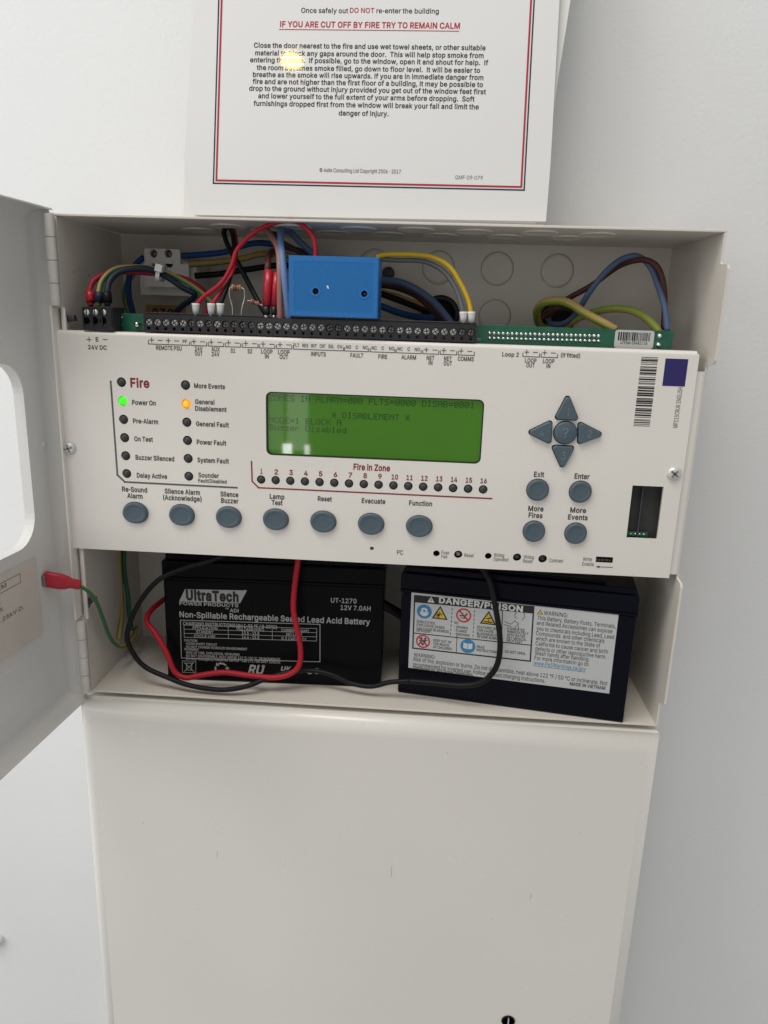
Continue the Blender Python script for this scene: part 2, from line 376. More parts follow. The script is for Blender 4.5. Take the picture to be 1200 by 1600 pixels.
# ------------------------------------------------------------------ lettering
# letter outlines (plain sans serif), one per row: character, advance | contour ; contour
OUTLINES = """
A480|14,0 205,509 275,509 466,0 396,0 345,148 135,148 84,0;240,436 156,203 324,203
B456|60,0 60,509 241,509 289,504 329,491 359,469 381,442 394,410 398,374 395,344 387,320 356,286 315,267 315,262 339,257 363,245 385,227 402,203 414,173 418,136 413,100 400,67 377,39 344,18 301,4 247,0;125,57 245,57 296,63 330,80 349,105 355,137 352,161 342,184 327,203 306,218 279,228 125,231;125,285 265,288 288,296 308,309 323,326 333,348 336,372 330,403 313,429 283,446 240,452 125,452
C510|267,-7 205,1 150,25 104,63 70,115 48,179 40,254 48,329 70,393 104,445 150,484 205,508 267,516 305,513 340,504 373,490 402,471 427,447 448,418 463,385 473,348 408,348 401,373 375,413 357,428 315,449 267,456 223,450 184,432 150,403 125,364 109,314 103,254 109,194 125,145 151,105 184,76 223,59 267,53 315,60 357,81 375,96 401,136 408,160 473,160 463,124 448,91 428,62 402,38 373,19 341,5 305,-4
D502|219,0 96,0 96,57 215,57 272,63 318,81 354,110 379,149 394,198 399,255 394,312 379,361 354,399 320,428 275,446 221,452 93,452 93,509 225,509 294,501 353,478 399,441 433,391 455,329 462,255 455,181 433,119 398,68 351,31 291,8;125,509 125,0 60,0 60,509
E419|60,0 60,509 372,509 372,452 125,452 125,286 355,286 355,229 125,229 125,57 375,57 375,0
F410|60,0 60,509 369,509 369,452 125,452 125,278 346,278 346,221 125,221 125,0
G520|269,-7 205,1 149,25 104,64 69,116 47,179 40,254 47,329 69,393 103,445 149,484 203,508 265,516 304,513 340,504 374,489 429,445 465,384 474,349 408,349 399,372 373,411 337,439 291,454 265,456 222,450 183,432 150,404 125,364 109,314 103,254 109,194 125,145 151,105 184,76 224,59 269,53 309,57 345,71 374,93 396,123 410,160 415,202 434,199 283,199 283,256 478,256 478,200 471,141 451,91 419,50 377,19 326,0
H517|60,0 60,509 125,509 125,289 392,289 392,509 457,509 457,0 392,0 392,232 125,232 125,0
I185|60,0 60,509 125,509 125,0
J396|185,-7 124,3 75,33 44,81 33,145 33,173 98,173 104,104 122,74 149,56 185,50 220,56 248,74 266,104 272,145 272,509 336,509 336,145 326,81 294,33 246,3
K467|104,145 104,216 174,303 364,509 448,509;60,0 60,509 125,509 125,0;372,0 188,259 228,309 449,0
L393|60,0 60,509 125,509 125,57 361,57 361,0
M628|60,0 60,509 152,509 282,174 322,49 307,49 352,187 476,509 568,509 568,0 504,0 507,457 513,457 456,291 342,0 286,0 165,304 112,457 119,457 122,0
N523|60,0 60,509 136,509 363,151 414,55 405,54 399,157 399,509 463,509 463,0 387,0 177,331 108,452 119,454 125,307 125,0
O533|267,-7 205,1 150,25 105,63 70,115 48,179 40,254 48,329 70,393 105,445 150,484 205,508 267,516 329,508 384,484 429,445 464,393 486,329 493,254 486,179 464,115 429,63 384,25 329,1;267,53 310,59 349,76 383,105 408,144 425,194 430,254 425,314 408,365 383,404 349,433 310,450 267,456 223,450 184,433 151,404 125,364 109,314 103,254 109,194 125,144 151,105 184,76 223,59
P445|60,0 60,509 235,509 289,503 332,487 366,462 390,430 404,391 409,348 404,304 390,265 366,233 332,207 289,191 235,186 109,186 109,242 233,242 269,246 297,256 318,272 333,294 342,319 342,376 333,402 318,423 297,439 268,449 125,452 125,0
Q533|245,159 313,159 468,-48 401,-48;267,-7 205,1 150,25 105,63 70,115 48,179 40,254 48,329 70,393 105,445 150,484 205,508 267,516 329,508 384,484 429,445 464,393 486,329 493,254 486,179 464,115 429,63 384,25 329,1;267,53 310,59 349,76 383,105 408,144 425,194 430,254 425,314 408,365 383,404 349,433 310,450 267,456 223,450 184,433 151,404 125,364 109,314 103,254 109,194 125,144 151,105 184,76 223,59
R449|60,0 60,509 236,509 290,504 333,489 367,465 390,433 405,395 409,352 405,309 390,271 367,240 333,217 289,203 236,198 96,198 96,255 269,258 298,267 319,281 334,300 342,324 345,352 342,380 334,405 319,425 298,440 269,449 125,452 125,0;353,0 230,229 303,229 428,0
S447|224,-9 172,-4 128,9 91,31 64,60 46,96 38,137 104,137 110,110 123,88 142,71 166,59 224,49 257,52 286,60 311,74 329,92 341,114 346,139 342,161 332,179 296,205 128,260 86,289 60,326 52,372 58,413 75,448 102,476 138,498 180,511 227,516 275,511 316,498 351,476 377,449 394,415 401,378 337,378 326,412 302,437 267,453 225,459 194,456 167,448 145,435 129,418 118,398 115,376 119,352 131,334 148,319 169,308 312,264 359,238 379,220 395,198 405,171 408,139 403,99 386,64 360,34 323,11 278,-4
T449|32,452 32,509 417,509 417,452 257,452 257,0 193,0 193,452
U517|259,-8 203,-2 154,15 114,43 85,80 66,124 60,173 60,509 124,509 124,178 128,144 141,113 160,87 187,68 220,56 259,52 298,56 331,68 357,87 377,113 389,144 393,178 393,509 457,509 457,173 451,124 433,80 403,43 363,15 315,-2
V480|204,0 16,509 84,509 203,176 248,31 235,31 279,176 395,509 463,509 278,0
W686|155,0 16,509 82,509 170,171 197,40 189,40 205,120 306,509 380,509 462,196 497,40 488,40 504,120 603,509 670,509 530,0 455,0 359,356 336,475 350,475 318,323 230,0
X474|18,0 217,284 217,236 29,509 104,509 204,361 243,292 232,292 261,345 374,509 446,509 259,239 259,287 456,0 382,0 268,165 230,231 244,231 216,181 91,0
Y472|203,0 203,208 16,509 91,509 208,318 250,230 224,230 237,265 280,344 381,509 455,509 268,208 268,0
Z438|42,0 42,46 289,408 341,476 348,454 40,452 40,509 397,509 397,462 152,105 97,33 90,54 399,57 399,0
a389|160,-9 126,-5 94,5 68,22 48,45 35,73 30,108 34,138 43,161 58,179 78,193 125,211 252,230 273,243 276,255 267,297 256,311 240,322 220,329 171,329 132,313 107,288 100,274 41,291 57,322 79,346 104,364 163,382 194,384 239,379 286,360 306,343 322,320 333,290 337,251 337,0 277,0 277,52 272,52 264,38 236,12 215,1;170,45 202,49 228,59 248,74 263,93 276,138 276,190 259,182 134,159 103,139 95,124 94,87 102,72 130,52
b424|229,-8 198,-5 172,4 138,31 118,59 112,59 112,0 53,0 53,509 114,509 114,319 118,319 137,346 171,373 197,381 229,384 274,378 313,361 345,332 370,293 385,245 390,189 385,133 370,84 346,45 313,16 274,-2;220,47 253,51 279,66 301,88 316,117 325,151 328,189 325,227 316,261 301,290 280,311 253,325 220,330 188,325 161,312 140,291 125,263 116,229 113,189 116,150 125,115 140,86 162,65 188,51
c396|207,-8 159,-2 117,16 82,46 56,85 40,133 34,187 40,243 56,291 82,330 117,360 159,378 207,384 234,383 284,368 324,341 353,301 362,277 303,262 281,301 257,319 226,329 173,325 145,310 124,287 108,258 99,224 96,187 99,151 108,117 124,89 145,66 173,51 207,46 243,52 271,66 299,102 304,117 363,102 354,78 325,37 306,21 261,-1
d424|195,-8 151,-2 111,16 79,45 55,84 39,133 34,189 39,245 55,293 79,332 112,361 151,378 196,384 228,381 253,373 287,346 306,319 311,319 311,509 372,509 372,0 313,0 313,59 307,59 287,31 252,4 227,-5;205,47 236,51 263,65 284,86 299,115 309,150 312,189 309,229 300,263 284,291 263,312 237,325 205,330 172,325 145,311 124,290 108,261 99,227 96,189 99,151 109,117 124,88 145,66 172,51
e404|212,-8 161,-2 117,16 82,46 56,85 40,132 34,187 39,242 55,290 81,329 115,359 157,378 205,384 236,382 266,374 294,361 319,341 341,315 357,282 368,242 371,169 75,169 75,221 338,221 310,202 307,237 298,269 283,294 263,314 237,326 205,330 173,326 146,313 125,294 109,270 99,241 96,178 100,139 110,106 128,80 151,61 179,50 212,46 254,53 271,61 297,88 306,105 365,91 353,63 335,39 311,19 283,4 249,-5
f254|228,379 228,327 6,327 6,379;81,0 81,432 84,461 96,486 113,505 135,519 187,530 243,521 227,468 195,474 171,470 154,460 145,443 142,419 142,0
g425|207,-151 168,-148 134,-140 105,-127 64,-91 51,-69 101,-41 136,-78 178,-95 207,-97 249,-92 282,-75 304,-47 311,-6 311,68 306,68 287,41 252,16 227,8 195,5 152,10 113,27 80,53 55,90 39,136 34,191 39,246 55,293 80,332 112,361 152,378 196,384 228,382 253,373 288,346 308,319 313,319 313,379 372,379 372,-9 367,-54 350,-90 324,-117 291,-136 251,-147;205,59 237,63 264,75 285,95 300,121 309,154 312,193 309,231 300,264 285,291 264,312 237,325 205,330 172,325 145,312 124,290 109,262 99,229 96,193 99,155 109,123 124,96 145,76 172,63
h410|114,227 114,0 53,0 53,509 114,509 114,287 102,287 124,332 152,362 187,379 227,384 264,380 295,369 321,349 341,321 353,285 357,240 357,0 296,0 296,235 290,275 273,304 246,323 210,329 184,326 161,317 141,303 126,283 117,257
i167|53,0 53,379 114,379 114,0;84,443 67,446 44,468 41,483 44,499 67,521 84,524 100,521 114,512 123,499 126,483 123,468 114,455 100,446
j167|53,379 114,379 114,-30 111,-63 102,-90 86,-113 65,-129 37,-139 -10,-143 -10,-87 25,-83 40,-72 50,-54 53,-29;83,443 67,446 53,455 44,468 41,483 44,499 53,512 67,521 83,524 100,521 114,512 123,499 126,483 123,468 114,455 100,446
k381|110,137 110,212 121,212 284,379 360,379 184,199 177,199;53,0 53,509 114,509 114,0;294,0 148,186 191,229 372,0
l185|60,0 60,520 121,520 121,0
m610|53,0 53,379 112,379 112,295 108,295 118,323 132,346 172,376 195,384 219,386 257,380 287,361 309,331 321,295 312,295 322,321 337,343 357,361 381,375 407,383 437,386 468,383 497,372 522,354 541,328 553,296 557,255 557,0 496,0 496,254 490,289 473,313 447,326 419,330 395,328 374,320 345,290 335,247 335,0 274,0 274,260 269,288 253,311 229,326 199,330 178,328 158,320 140,307 126,289 117,266 114,238 114,0
n410|114,227 114,0 53,0 53,379 112,379 112,287 102,287 124,332 152,362 187,379 227,384 264,380 295,369 321,349 341,321 353,285 357,240 357,0 296,0 296,235 290,275 273,304 246,323 210,329 184,326 161,317 141,303 126,283 117,257
o415|207,-8 159,-2 117,16 82,46 56,85 40,133 34,187 40,243 56,291 82,330 117,360 159,378 207,384 256,378 299,360 333,330 359,291 376,243 381,187 376,133 359,85 333,46 299,16 256,-2;207,46 242,51 270,66 292,89 307,117 316,151 319,187 316,224 307,258 292,287 270,310 242,325 207,330 173,325 145,310 124,287 108,258 99,224 96,187 99,151 108,117 124,89 145,66 173,51
p424|53,-143 53,379 112,379 112,319 118,319 137,346 171,373 197,381 229,384 274,378 313,361 345,332 370,293 385,245 390,189 385,133 370,84 346,45 313,16 274,-2 229,-8 198,-5 173,4 138,31 118,59 114,59 114,-143;220,47 253,51 279,66 301,88 316,117 325,151 328,189 325,227 316,261 301,290 280,311 253,325 220,330 188,325 161,312 140,291 125,263 116,229 113,189 116,150 125,115 140,86 162,65 188,51
q424|372,-143 311,-143 311,59 306,59 287,31 252,4 227,-5 195,-8 151,-2 111,16 79,45 55,84 39,133 34,189 39,245 55,293 79,332 112,361 151,378 196,384 228,381 253,373 287,346 307,319 313,319 313,379 372,379;205,47 236,51 263,65 284,86 299,115 309,150 312,189 309,229 300,263 284,291 263,312 237,325 205,330 172,325 145,311 124,290 108,261 99,227 96,189 99,151 109,117 124,88 145,66 172,51
r259|53,0 53,379 112,379 112,321 130,347 152,367 181,380 213,385 243,384 243,322 207,326 182,323 159,315 140,301 126,284 117,262 114,237 114,0
s365|182,-8 145,-5 112,3 84,18 62,38 45,63 36,94 94,107 105,79 124,60 150,49 181,45 217,50 244,62 262,81 268,103 265,121 254,136 237,147 149,170 104,186 72,208 53,237 47,274 51,305 65,332 87,354 115,370 149,381 187,384 223,381 254,372 279,358 299,339 314,316 324,290 268,277 258,298 243,316 219,328 187,333 156,329 131,317 114,299 109,277 112,258 124,243 144,232 275,194 306,171 325,142 331,107 326,75 312,47 290,24 260,6 223,-5
t227|204,379 204,327 6,327 6,379;65,471 126,471 128,76 136,61 150,53 170,50 202,54 213,2 168,-4 125,2 92,21 72,52 65,93
u410|182,-5 146,-1 115,11 89,31 69,59 57,95 53,139 53,379 114,379 114,144 119,105 137,75 164,56 200,50 226,53 249,62 268,77 283,97 293,122 296,153 296,379 357,379 357,0 298,0 298,92 307,92 286,47 257,17 222,0
v389|163,0 17,379 84,379 177,121 206,21 184,21 224,155 305,379 371,379 226,0
w567|138,0 23,379 87,379 154,137 175,41 165,41 196,176 252,379 316,379 382,136 402,41 391,41 423,176 480,379 545,379 429,0 368,0 297,252 277,338 291,338 263,225 199,0
x379|21,0 171,218 171,171 29,379 100,379 207,206 175,206 216,279 282,379 352,379 209,169 209,214 358,0 287,0 173,182 205,182 165,112 91,0
y389|47,-139 61,-86 104,-89 118,-84 141,-58 163,-1 17,379 84,379 177,121 206,21 184,21 212,121 305,379 371,379 204,-58 177,-107 139,-136 117,-143 77,-145
z380|42,0 42,46 254,323 48,323 48,379 333,379 333,331 126,56 339,56 339,0
0453|227,-7 174,1 130,24 95,62 69,113 53,178 48,254 53,330 69,395 95,447 130,484 174,508 227,516 279,508 323,484 358,447 384,395 400,330 405,254 400,178 384,113 359,62 323,24 279,1;227,50 261,56 290,74 313,103 330,144 340,194 344,254 340,314 330,365 313,405 290,435 261,453 227,460 192,453 163,435 140,405 123,365 113,314 109,254 113,194 123,144 140,103 163,74 192,56
1453|76,0 76,55 391,55 391,0;276,509 276,0 212,0 212,448 86,358 86,427 198,509
2453|64,0 64,47 261,257 299,305 318,348 317,397 308,419 293,436 273,449 250,457 224,460 196,457 172,447 153,433 139,413 130,390 127,362 66,362 71,405 86,442 111,473 143,496 182,511 225,516 268,511 306,497 337,474 361,445 376,411 381,372 371,318 336,259 153,57 389,57 389,0
3453|218,-7 173,-3 133,10 98,30 70,57 52,91 44,132 109,132 115,107 126,87 165,59 191,52 248,53 275,61 297,74 315,93 325,116 329,145 326,172 316,196 299,217 275,234 242,244 157,248 157,299 288,448 288,452 70,452 70,509 372,509 372,461 211,278 211,289 264,288 308,276 344,253 371,222 387,186 393,145 387,103 370,66 344,36 309,12 266,-2
4453|40,105 40,158 247,509 311,509 109,163 413,163 413,105;282,0 282,318 343,318 343,0
5453|221,-7 178,-2 140,11 108,32 83,60 66,93 60,130 122,130 127,108 138,89 173,60 196,52 250,53 276,64 298,82 314,104 324,131 328,162 324,193 314,221 297,244 275,262 248,273 218,277 192,275 145,258 128,246 67,253 96,509 366,509 366,452 151,452 134,301 178,325 229,334 263,330 294,321 321,306 345,285 364,260 379,231 388,199 391,163 385,117 369,76 343,41 309,15 268,-1
6453|226,-7 182,-1 142,15 109,40 84,74 69,115 64,162 68,199 80,239 102,285 252,509 322,509 151,261 145,261 165,288 179,299 214,312 235,314 278,309 316,295 346,271 370,240 384,201 389,157 384,112 368,73 343,39 310,14 271,-2;226,48 254,52 279,63 299,79 314,101 324,128 327,157 324,187 314,213 299,235 279,251 254,262 226,265 198,262 174,252 153,235 138,214 128,188 125,158 128,128 138,102 153,79 174,63 198,52
7453|97,0 323,452 62,452 62,509 391,509 391,449 165,0
8453|226,-7 178,-2 136,11 101,33 74,62 57,96 52,135 55,166 65,195 81,220 101,241 125,256 153,265 119,282 93,308 76,342 70,380 75,417 90,450 114,477 146,498 184,511 226,516 269,511 306,498 337,477 361,450 377,417 382,380 376,342 359,308 333,282 300,265 327,256 351,241 372,220 387,195 397,166 401,135 395,96 378,62 352,33 317,11 275,-2;226,49 258,52 285,60 307,74 323,91 333,113 337,139 333,165 322,189 305,208 283,223 256,232 226,235 196,232 169,223 147,208 130,189 119,165 115,139 119,113 129,91 145,74 167,60 195,52;252,292 274,300 293,313 307,330 316,351 319,376 316,399 308,420 294,437 275,449 252,457 226,460 200,457 177,449 159,437 145,420 136,399 133,376 136,351 145,330 159,313 178,300 201,292
9453|226,516 271,510 310,494 343,468 368,434 384,393 389,347 385,309 373,270 350,224 200,0 130,0 301,248 307,248 299,234 273,210 238,196 175,199 137,214 106,237 83,269 68,307 64,352 69,397 85,436 110,469 143,494 182,510;226,460 199,457 174,446 154,429 138,407 129,381 125,352 129,322 138,295 154,274 174,257 199,247 226,243 254,247 279,257 299,273 314,295 324,321 327,350 324,381 314,407 299,429 279,446 254,457
.188|95,-4 78,-1 63,9 53,24 50,41 53,59 63,73 78,83 95,87 113,83 128,73 138,59 141,41 138,24 128,9 113,-1
,188|38,-119 68,71 137,71 84,-119
:188|95,-4 78,-1 63,9 53,24 50,41 53,59 63,73 78,83 95,87 113,83 128,73 138,59 141,41 138,24 128,9 113,-1;95,271 78,274 63,284 53,299 50,316 53,334 63,349 78,359 95,362 113,359 128,349 138,334 141,316 138,299 128,284 113,274
;188|38,-119 68,71 137,71 84,-119;103,271 86,274 71,284 61,299 58,316 61,334 71,349 86,359 103,362 121,359 136,349 146,334 149,316 146,299 136,284 121,274
-250|42,186 42,241 208,241 208,186
/249|235,533 71,-76 14,-76 178,533
(273|89,207 92,264 114,384 153,494 177,539 236,539 191,428 161,313 151,207 160,115 188,16 236,-96 177,-96 139,-21 111,55 95,131
)273|37,-96 86,18 102,69 120,162 122,207 112,313 99,370 62,485 37,539 97,539 121,494 142,441 173,323 184,207 178,130 161,53 134,-22 97,-96
?358|132,152 134,200 141,230 153,252 168,269 230,314 247,334 258,357 262,384 259,406 237,441 220,452 178,462 137,453 106,425 96,404 92,378 27,378 33,418 49,452 73,479 103,499 138,511 178,516 219,511 255,498 284,478 306,451 319,418 324,382 319,344 306,311 284,284 219,235 207,221 195,185 194,152;164,-4 146,-1 131,9 121,24 118,41 121,58 131,73 146,83 164,86 181,83 196,73 206,58 209,41 206,24 196,9 181,-1
+453|198,34 198,364 255,364 255,34;61,172 61,226 391,226 391,172
@676|355,-135 284,-130 221,-114 167,-88 122,-53 87,-8 61,46 45,109 40,179 46,248 61,309 87,363 123,408 167,444 220,470 281,486 349,492 415,486 472,469 522,442 562,407 594,366 617,319 631,268 635,215 631,142 615,76 599,49 579,28 551,15 497,12 457,24 429,50 423,68 388,30 361,17 326,13 285,18 251,35 224,62 204,96 192,137 188,182 193,226 207,265 228,297 257,322 291,338 330,343 360,340 385,331 419,306 419,335 474,335 476,91 485,74 499,63 518,59 540,63 557,76 568,97 576,127 581,215 577,259 567,301 548,339 523,373 490,402 450,424 402,438 347,442 292,438 242,424 199,402 164,372 135,334 115,289 102,236 98,178 102,119 115,66 135,21 165,-17 201,-46 246,-68 298,-81 385,-84 436,-75 489,-59 504,-107 411,-131;329,65 359,68 382,78 400,95 412,118 422,185 419,221 411,249 399,269 381,282 331,292 305,288 283,277 265,260 252,239 244,213 244,154 251,125 262,101 279,81 301,69
°316|158,283 128,287 101,298 77,316 59,340 47,367 43,397 47,428 59,455 77,479 101,497 128,509 158,513 188,509 216,497 239,479 257,455 269,428 273,397 269,367 257,340 239,316 216,298 188,287;175,336 203,353 220,381 220,414 203,443 190,453 158,462 126,453 103,430 97,414 97,381 113,353 141,336
©637|173,254 178,293 193,328 216,358 247,382 282,397 321,402 355,398 386,386 414,368 436,345 452,317 460,286 400,286 391,309 372,328 348,340 321,344 297,341 276,332 257,318 243,299 234,278 231,254 234,230 243,209 257,191 276,177 297,168 321,165 347,169 370,181 386,199 395,223 455,223 447,191 432,163 411,140 385,122 355,110 321,107 282,112 247,126 216,150 193,180 178,215;318,-8 266,-3 216,12 172,37 133,69 101,108 76,153 61,202 56,254 61,307 76,356 101,401 133,440 172,472 216,496 266,511 318,517 371,511 420,496 465,472 504,440 536,401 560,356 575,307 580,254 575,202 560,153 536,108 504,69 465,37 420,12 371,-3;318,51 359,55 397,67 432,86 462,111 487,141 506,176 517,214 521,254 517,295 506,333 487,368 462,398 432,423 397,442 359,454 318,457 278,454 240,442 205,423 175,398 150,368 131,333 119,295 115,254 119,214 131,176 150,141 175,111 205,86 240,67 278,55
®463|231,118 192,122 154,134 121,152 91,177 67,206 48,240 37,277 33,317 37,357 48,394 67,428 91,457 121,482 154,500 192,512 231,516 271,512 309,500 343,482 372,457 396,428 415,394 426,357 430,317 426,277 415,240 396,206 372,177 343,152 309,134 271,122;231,166 271,171 307,187 338,210 362,241 377,277 382,317 377,357 362,393 338,423 307,447 271,462 231,467 192,462 156,447 125,423 101,393 86,357 81,317 86,277 101,241 125,210 156,187 192,171;273,226 228,312 273,312 319,226;161,226 161,409 266,407 292,394 309,368 309,332 302,316 291,304 264,289 185,287 185,319 248,321 264,337 267,350 264,364 257,372 239,378 203,378 203,226
·196|98,196 81,200 66,210 56,224 52,242 56,259 66,274 81,284 98,287 116,284 130,274 140,259 144,242 140,224 130,210 116,200
=453|72,245 72,301 381,301 381,245;72,97 72,153 381,153 381,97
&448|197,-7 150,-2 110,12 78,34 54,62 39,96 34,133 37,163 47,189 63,213 85,235 237,352 255,375 262,405 258,427 245,445 226,457 201,461 184,459 155,444 139,416 139,380 145,363 169,327 438,0 364,0 102,319 87,344 78,370 75,398 79,430 91,458 109,481 134,499 165,510 200,513 235,510 266,499 290,482 308,459 320,433 324,404 322,382 305,342 275,308 128,195 110,174 100,154 97,131 100,108 109,87 124,70 143,57 166,49 193,46 223,50 251,59 278,75 301,95 321,121 336,151 346,186 349,224 408,224 405,180 397,144 371,92 333,47 305,23 271,7 234,-3
'206|78,318 70,509 136,509 128,318
"""
GLYPH = {}
for row_ in OUTLINES.strip().split('\n'):
    head, body_ = row_[1:].split('|')
    GLYPH[row_[0]] = (int(head) / 1000, [[tuple(int(c) / 1000 for c in p.split(',')) for p in lp.split(' ')] for lp in body_.split(';') if lp])
def inside(p, lp):
    c = False
    for i in range(len(lp)):
        a, b = lp[i - 1], lp[i]
        if (a[1] > p[1]) != (b[1] > p[1]) and p[0] < (b[0] - a[0]) * (p[1] - a[1]) / (b[1] - a[1]) + a[0]: c = not c
    return c
def winding(p, loops):
    w_ = 0
    for lp in loops:
        for i in range(len(lp)):
            a, b = lp[i - 1], lp[i]
            cr = (b[0] - a[0]) * (p[1] - a[1]) - (p[0] - a[0]) * (b[1] - a[1])
            if a[1] <= p[1] < b[1] and cr > 0: w_ += 1
            elif b[1] <= p[1] < a[1] and cr < 0: w_ -= 1
    return w_
GC = {}
def glyph(ch, bold):
    """advance, points and triangles of one letter, its outline swollen by bold"""
    if (ch, bold) in GC: return GC[(ch, bold)]
    adv, loops = GLYPH.get(ch, (.18, []))
    out = []
    for lp in loops:
        depth = sum(all(inside(p, o) for p in lp) for o in loops if o is not lp)
        n = len(lp); ar = sum(lp[i - 1][0] * lp[i][1] - lp[i][0] * lp[i - 1][1] for i in range(n))
        if (ar < 0) == (depth % 2 == 0): lp = lp[::-1]
        q = []
        for i in range(n):
            p = Vector(lp[i]); d0 = (p - Vector(lp[i - 1])).normalized(); d1 = (Vector(lp[(i + 1) % n]) - p).normalized()
            n0 = Vector((d0.y, -d0.x)); n1 = Vector((d1.y, -d1.x)); m_ = n0 + n1
            k_ = 1 / max(.45, (1 + n0.dot(n1)) / 2) / 2
            q.append(tuple(p + m_ * (bold * k_)))
        out.append(q)
    pts = []; tris = []
    if out:
        ed = []; o = 0
        for lp in out: ed += [(o + i, o + (i + 1) % len(lp)) for i in range(len(lp))]; o += len(lp)
        r = delaunay_2d_cdt([Vector(p) for lp in out for p in lp], ed, [], 0, 1e-6)
        pts = [(v.x, v.y) for v in r[0]]
        for t in r[2]:
            a, b, c = (pts[i] for i in t)
            if winding(((a[0] + b[0] + c[0]) / 3, (a[1] + b[1] + c[1]) / 3), out) == 0: continue
            tris.append(tuple(t) if (b[0] - a[0]) * (c[1] - a[1]) - (b[1] - a[1]) * (c[0] - a[0]) > 0 else (t[0], t[2], t[1]))
    GC[(ch, bold)] = (adv, pts, tris); return GC[(ch, bold)]
def lettering(st, bold):
    x = 0.0; vs = []; fs = []
    for ch in st:
        adv, pts, tr = glyph(ch, bold); o = len(vs)
        vs += [Vector((px + x, py, 0)) for px, py in pts]; fs += [tuple(i + o for i in t) for t in tr]
        x += adv + (bold * 1.2 if ch != ' ' else 0)
    return vs, fs
PENDING = []
def text(name, parent, F, material, lines, bold=.012, h=.00012, res=2, rot=0.0, shear=0.0):
    """lines: (string, u, baseline v, width px, cap height px, 'l' | 'c' | 'r'[, material])"""
    PENDING.append((name, parent, F, material, lines, bold, h, res, rot, shear))
def flush_text():
    CAP = .509
    for name, parent, F, material, lines, bold, h, res, rot, shear in PENDING:
        mb = MB()
        for ln in lines:
            st, u, v, wpx, cpx, al = ln[:6]; mm = ln[6] if len(ln) > 6 else material
            vs, fs = lettering(st, bold)
            if not vs: continue
            x0 = min(q.x for q in vs); x1 = max(q.x for q in vs)
            if rot: sv, su = F.scale(u, v)[0], F.scale(u, v)[1]
            else: su, sv = F.scale(u, v)
            kx = wpx * su / (x1 - x0); ky = cpx * sv / CAP
            a, b = F.un(u, v)
            off = {'l': x0, 'c': (x0 + x1) / 2, 'r': x1}[al]
            ca, sa = math.cos(rot), math.sin(rot)
            out = []
            for q in vs:
                X = (q.x - off) * kx; Y = q.y * ky; X += shear * Y
                out.append(F.pt(a + X * ca - Y * sa, b + X * sa + Y * ca, h))
            mb.add(out, fs, mm)
        mb.build(name, parent)
FONT5 = {'Z': "1F01020408101F", 'O': "0E11111111110E", 'N': "11191513111111", 'E': "1F10101E10101F", 'S': "0F10100E01011E", 'I': "0E04040404040E",
 'A': "0E11111F111111", 'L': "1010101010101F", 'R': "1E11111E141211", 'M': "111B1515111111", '=': "00001F001F0000", '0': "0E11131519110E", 'F': "1F10101E101010",
 'T': "1F040404040404", 'D': "1E11111111111E", 'B': "1E11111E11111E", '1': "040C040404040E", '*': "110A041F040A11", 'C': "0E11101010110E", 'K': "11121418141211",
 'u': "00001111111 30D".replace(' ', ''), 'z': "00001F0204081F", 'e': "00000E111F100E", 'r': "00001619101010", 'i': "04000C0404040E", 's': "00000E100E011E",
 'a': "00000E010F110F", 'b': "1010161911111E", 'l': "0C04040404040E", 'd': "01010D1311110F", ' ': "00000000000000"}

# ================================================================== SETTING
WALL_Y = 0.0935
FW = Frame((0, WALL_Y, 0), (1, 0, 0), (0, 0, 1))
mb = MB(); mb.box((-1.6, WALL_Y, -1.3), (1.6, WALL_Y + .1, 1.4), 'wall_paint')
wall = struct(mb.build('wall'))

# ================================================================== FIRE ALARM PANEL
D = 0.0908; H = 0.305; HW = 0.19; TH = 0.0014
panel = thing('fire_alarm_panel', 'open white fire alarm control panel with green display and slate blue buttons', 'fire panel', (0, D, 0))
FB = Frame((0, D, 0), (1, 0, 0), (0, 0, 1))          # back panel inner face
FR = Frame((0, 0, 0), (1, 0, 0), (0, 0, 1))          # rim plane

# back panel with knock-outs
KO = [FB.un(u, v) for u, v in ((777, 420), (871, 423), (685, 418), (773, 494), (585, 415))]
OPEN_HOLES = [FB.un(688, 492), FB.un(868, 497)]
rk = .0112
mb = MB()
mb.prism(FB, [(-HW, 0), (HW, 0), (HW, H), (-HW, H)], -.0012, 0, 'shaded_cabinet_paint', [circ(a, b, rk, 32) for a, b in KO] + [circ(a, b, rk, 32) for a, b in OPEN_HOLES])
back = mb.build('back_panel', panel)
for a, b in KO:
    m2 = MB(); m2.lathe(FB, a, b, [(rk - .0001, -.0012), (rk - .0002, -.0006), (rk - .0008, -.0001), (rk - .0016, .0002), (rk - .0024, .0003), (rk - .0025, .0003), (0, .0002)], 'shaded_cabinet_paint', 32)
    m2.build('knockout_disc', back)
for a, b in OPEN_HOLES:
    m2 = MB(); m2.lathe(FB, a, b, [(rk, -.0012), (rk + .0022, .0004), (rk + .002, .0018), (rk - .0006, .0024), (rk - .002, .0012), (rk - .0022, -.0012)], 'black_plastic', 32)
    m2.add([FB.pt(a + x, b + y, -.0011) for x, y in circ(0, 0, rk, 24)], [tuple(range(24))], 'hole_black')
    m2.build('cable_grommet', back)
# small screw head and a slotted tab on the back
a, b = FB.un(607, 427)
m2 = MB(); m2.lathe(FB, a, b, [(.0042, 0), (.0042, .003), (.0030, .0042), (0, .0046)], 'rubber_grey', 18); m2.build('fixing_screw', back)
m2 = MB(); m2.lathe(FB, *FB.un(745, 408 - 35), [(.0005, 0), (.0005, .0002), (0, .0003)], 'hole_black', 8); m2.build('paint_chip', back)

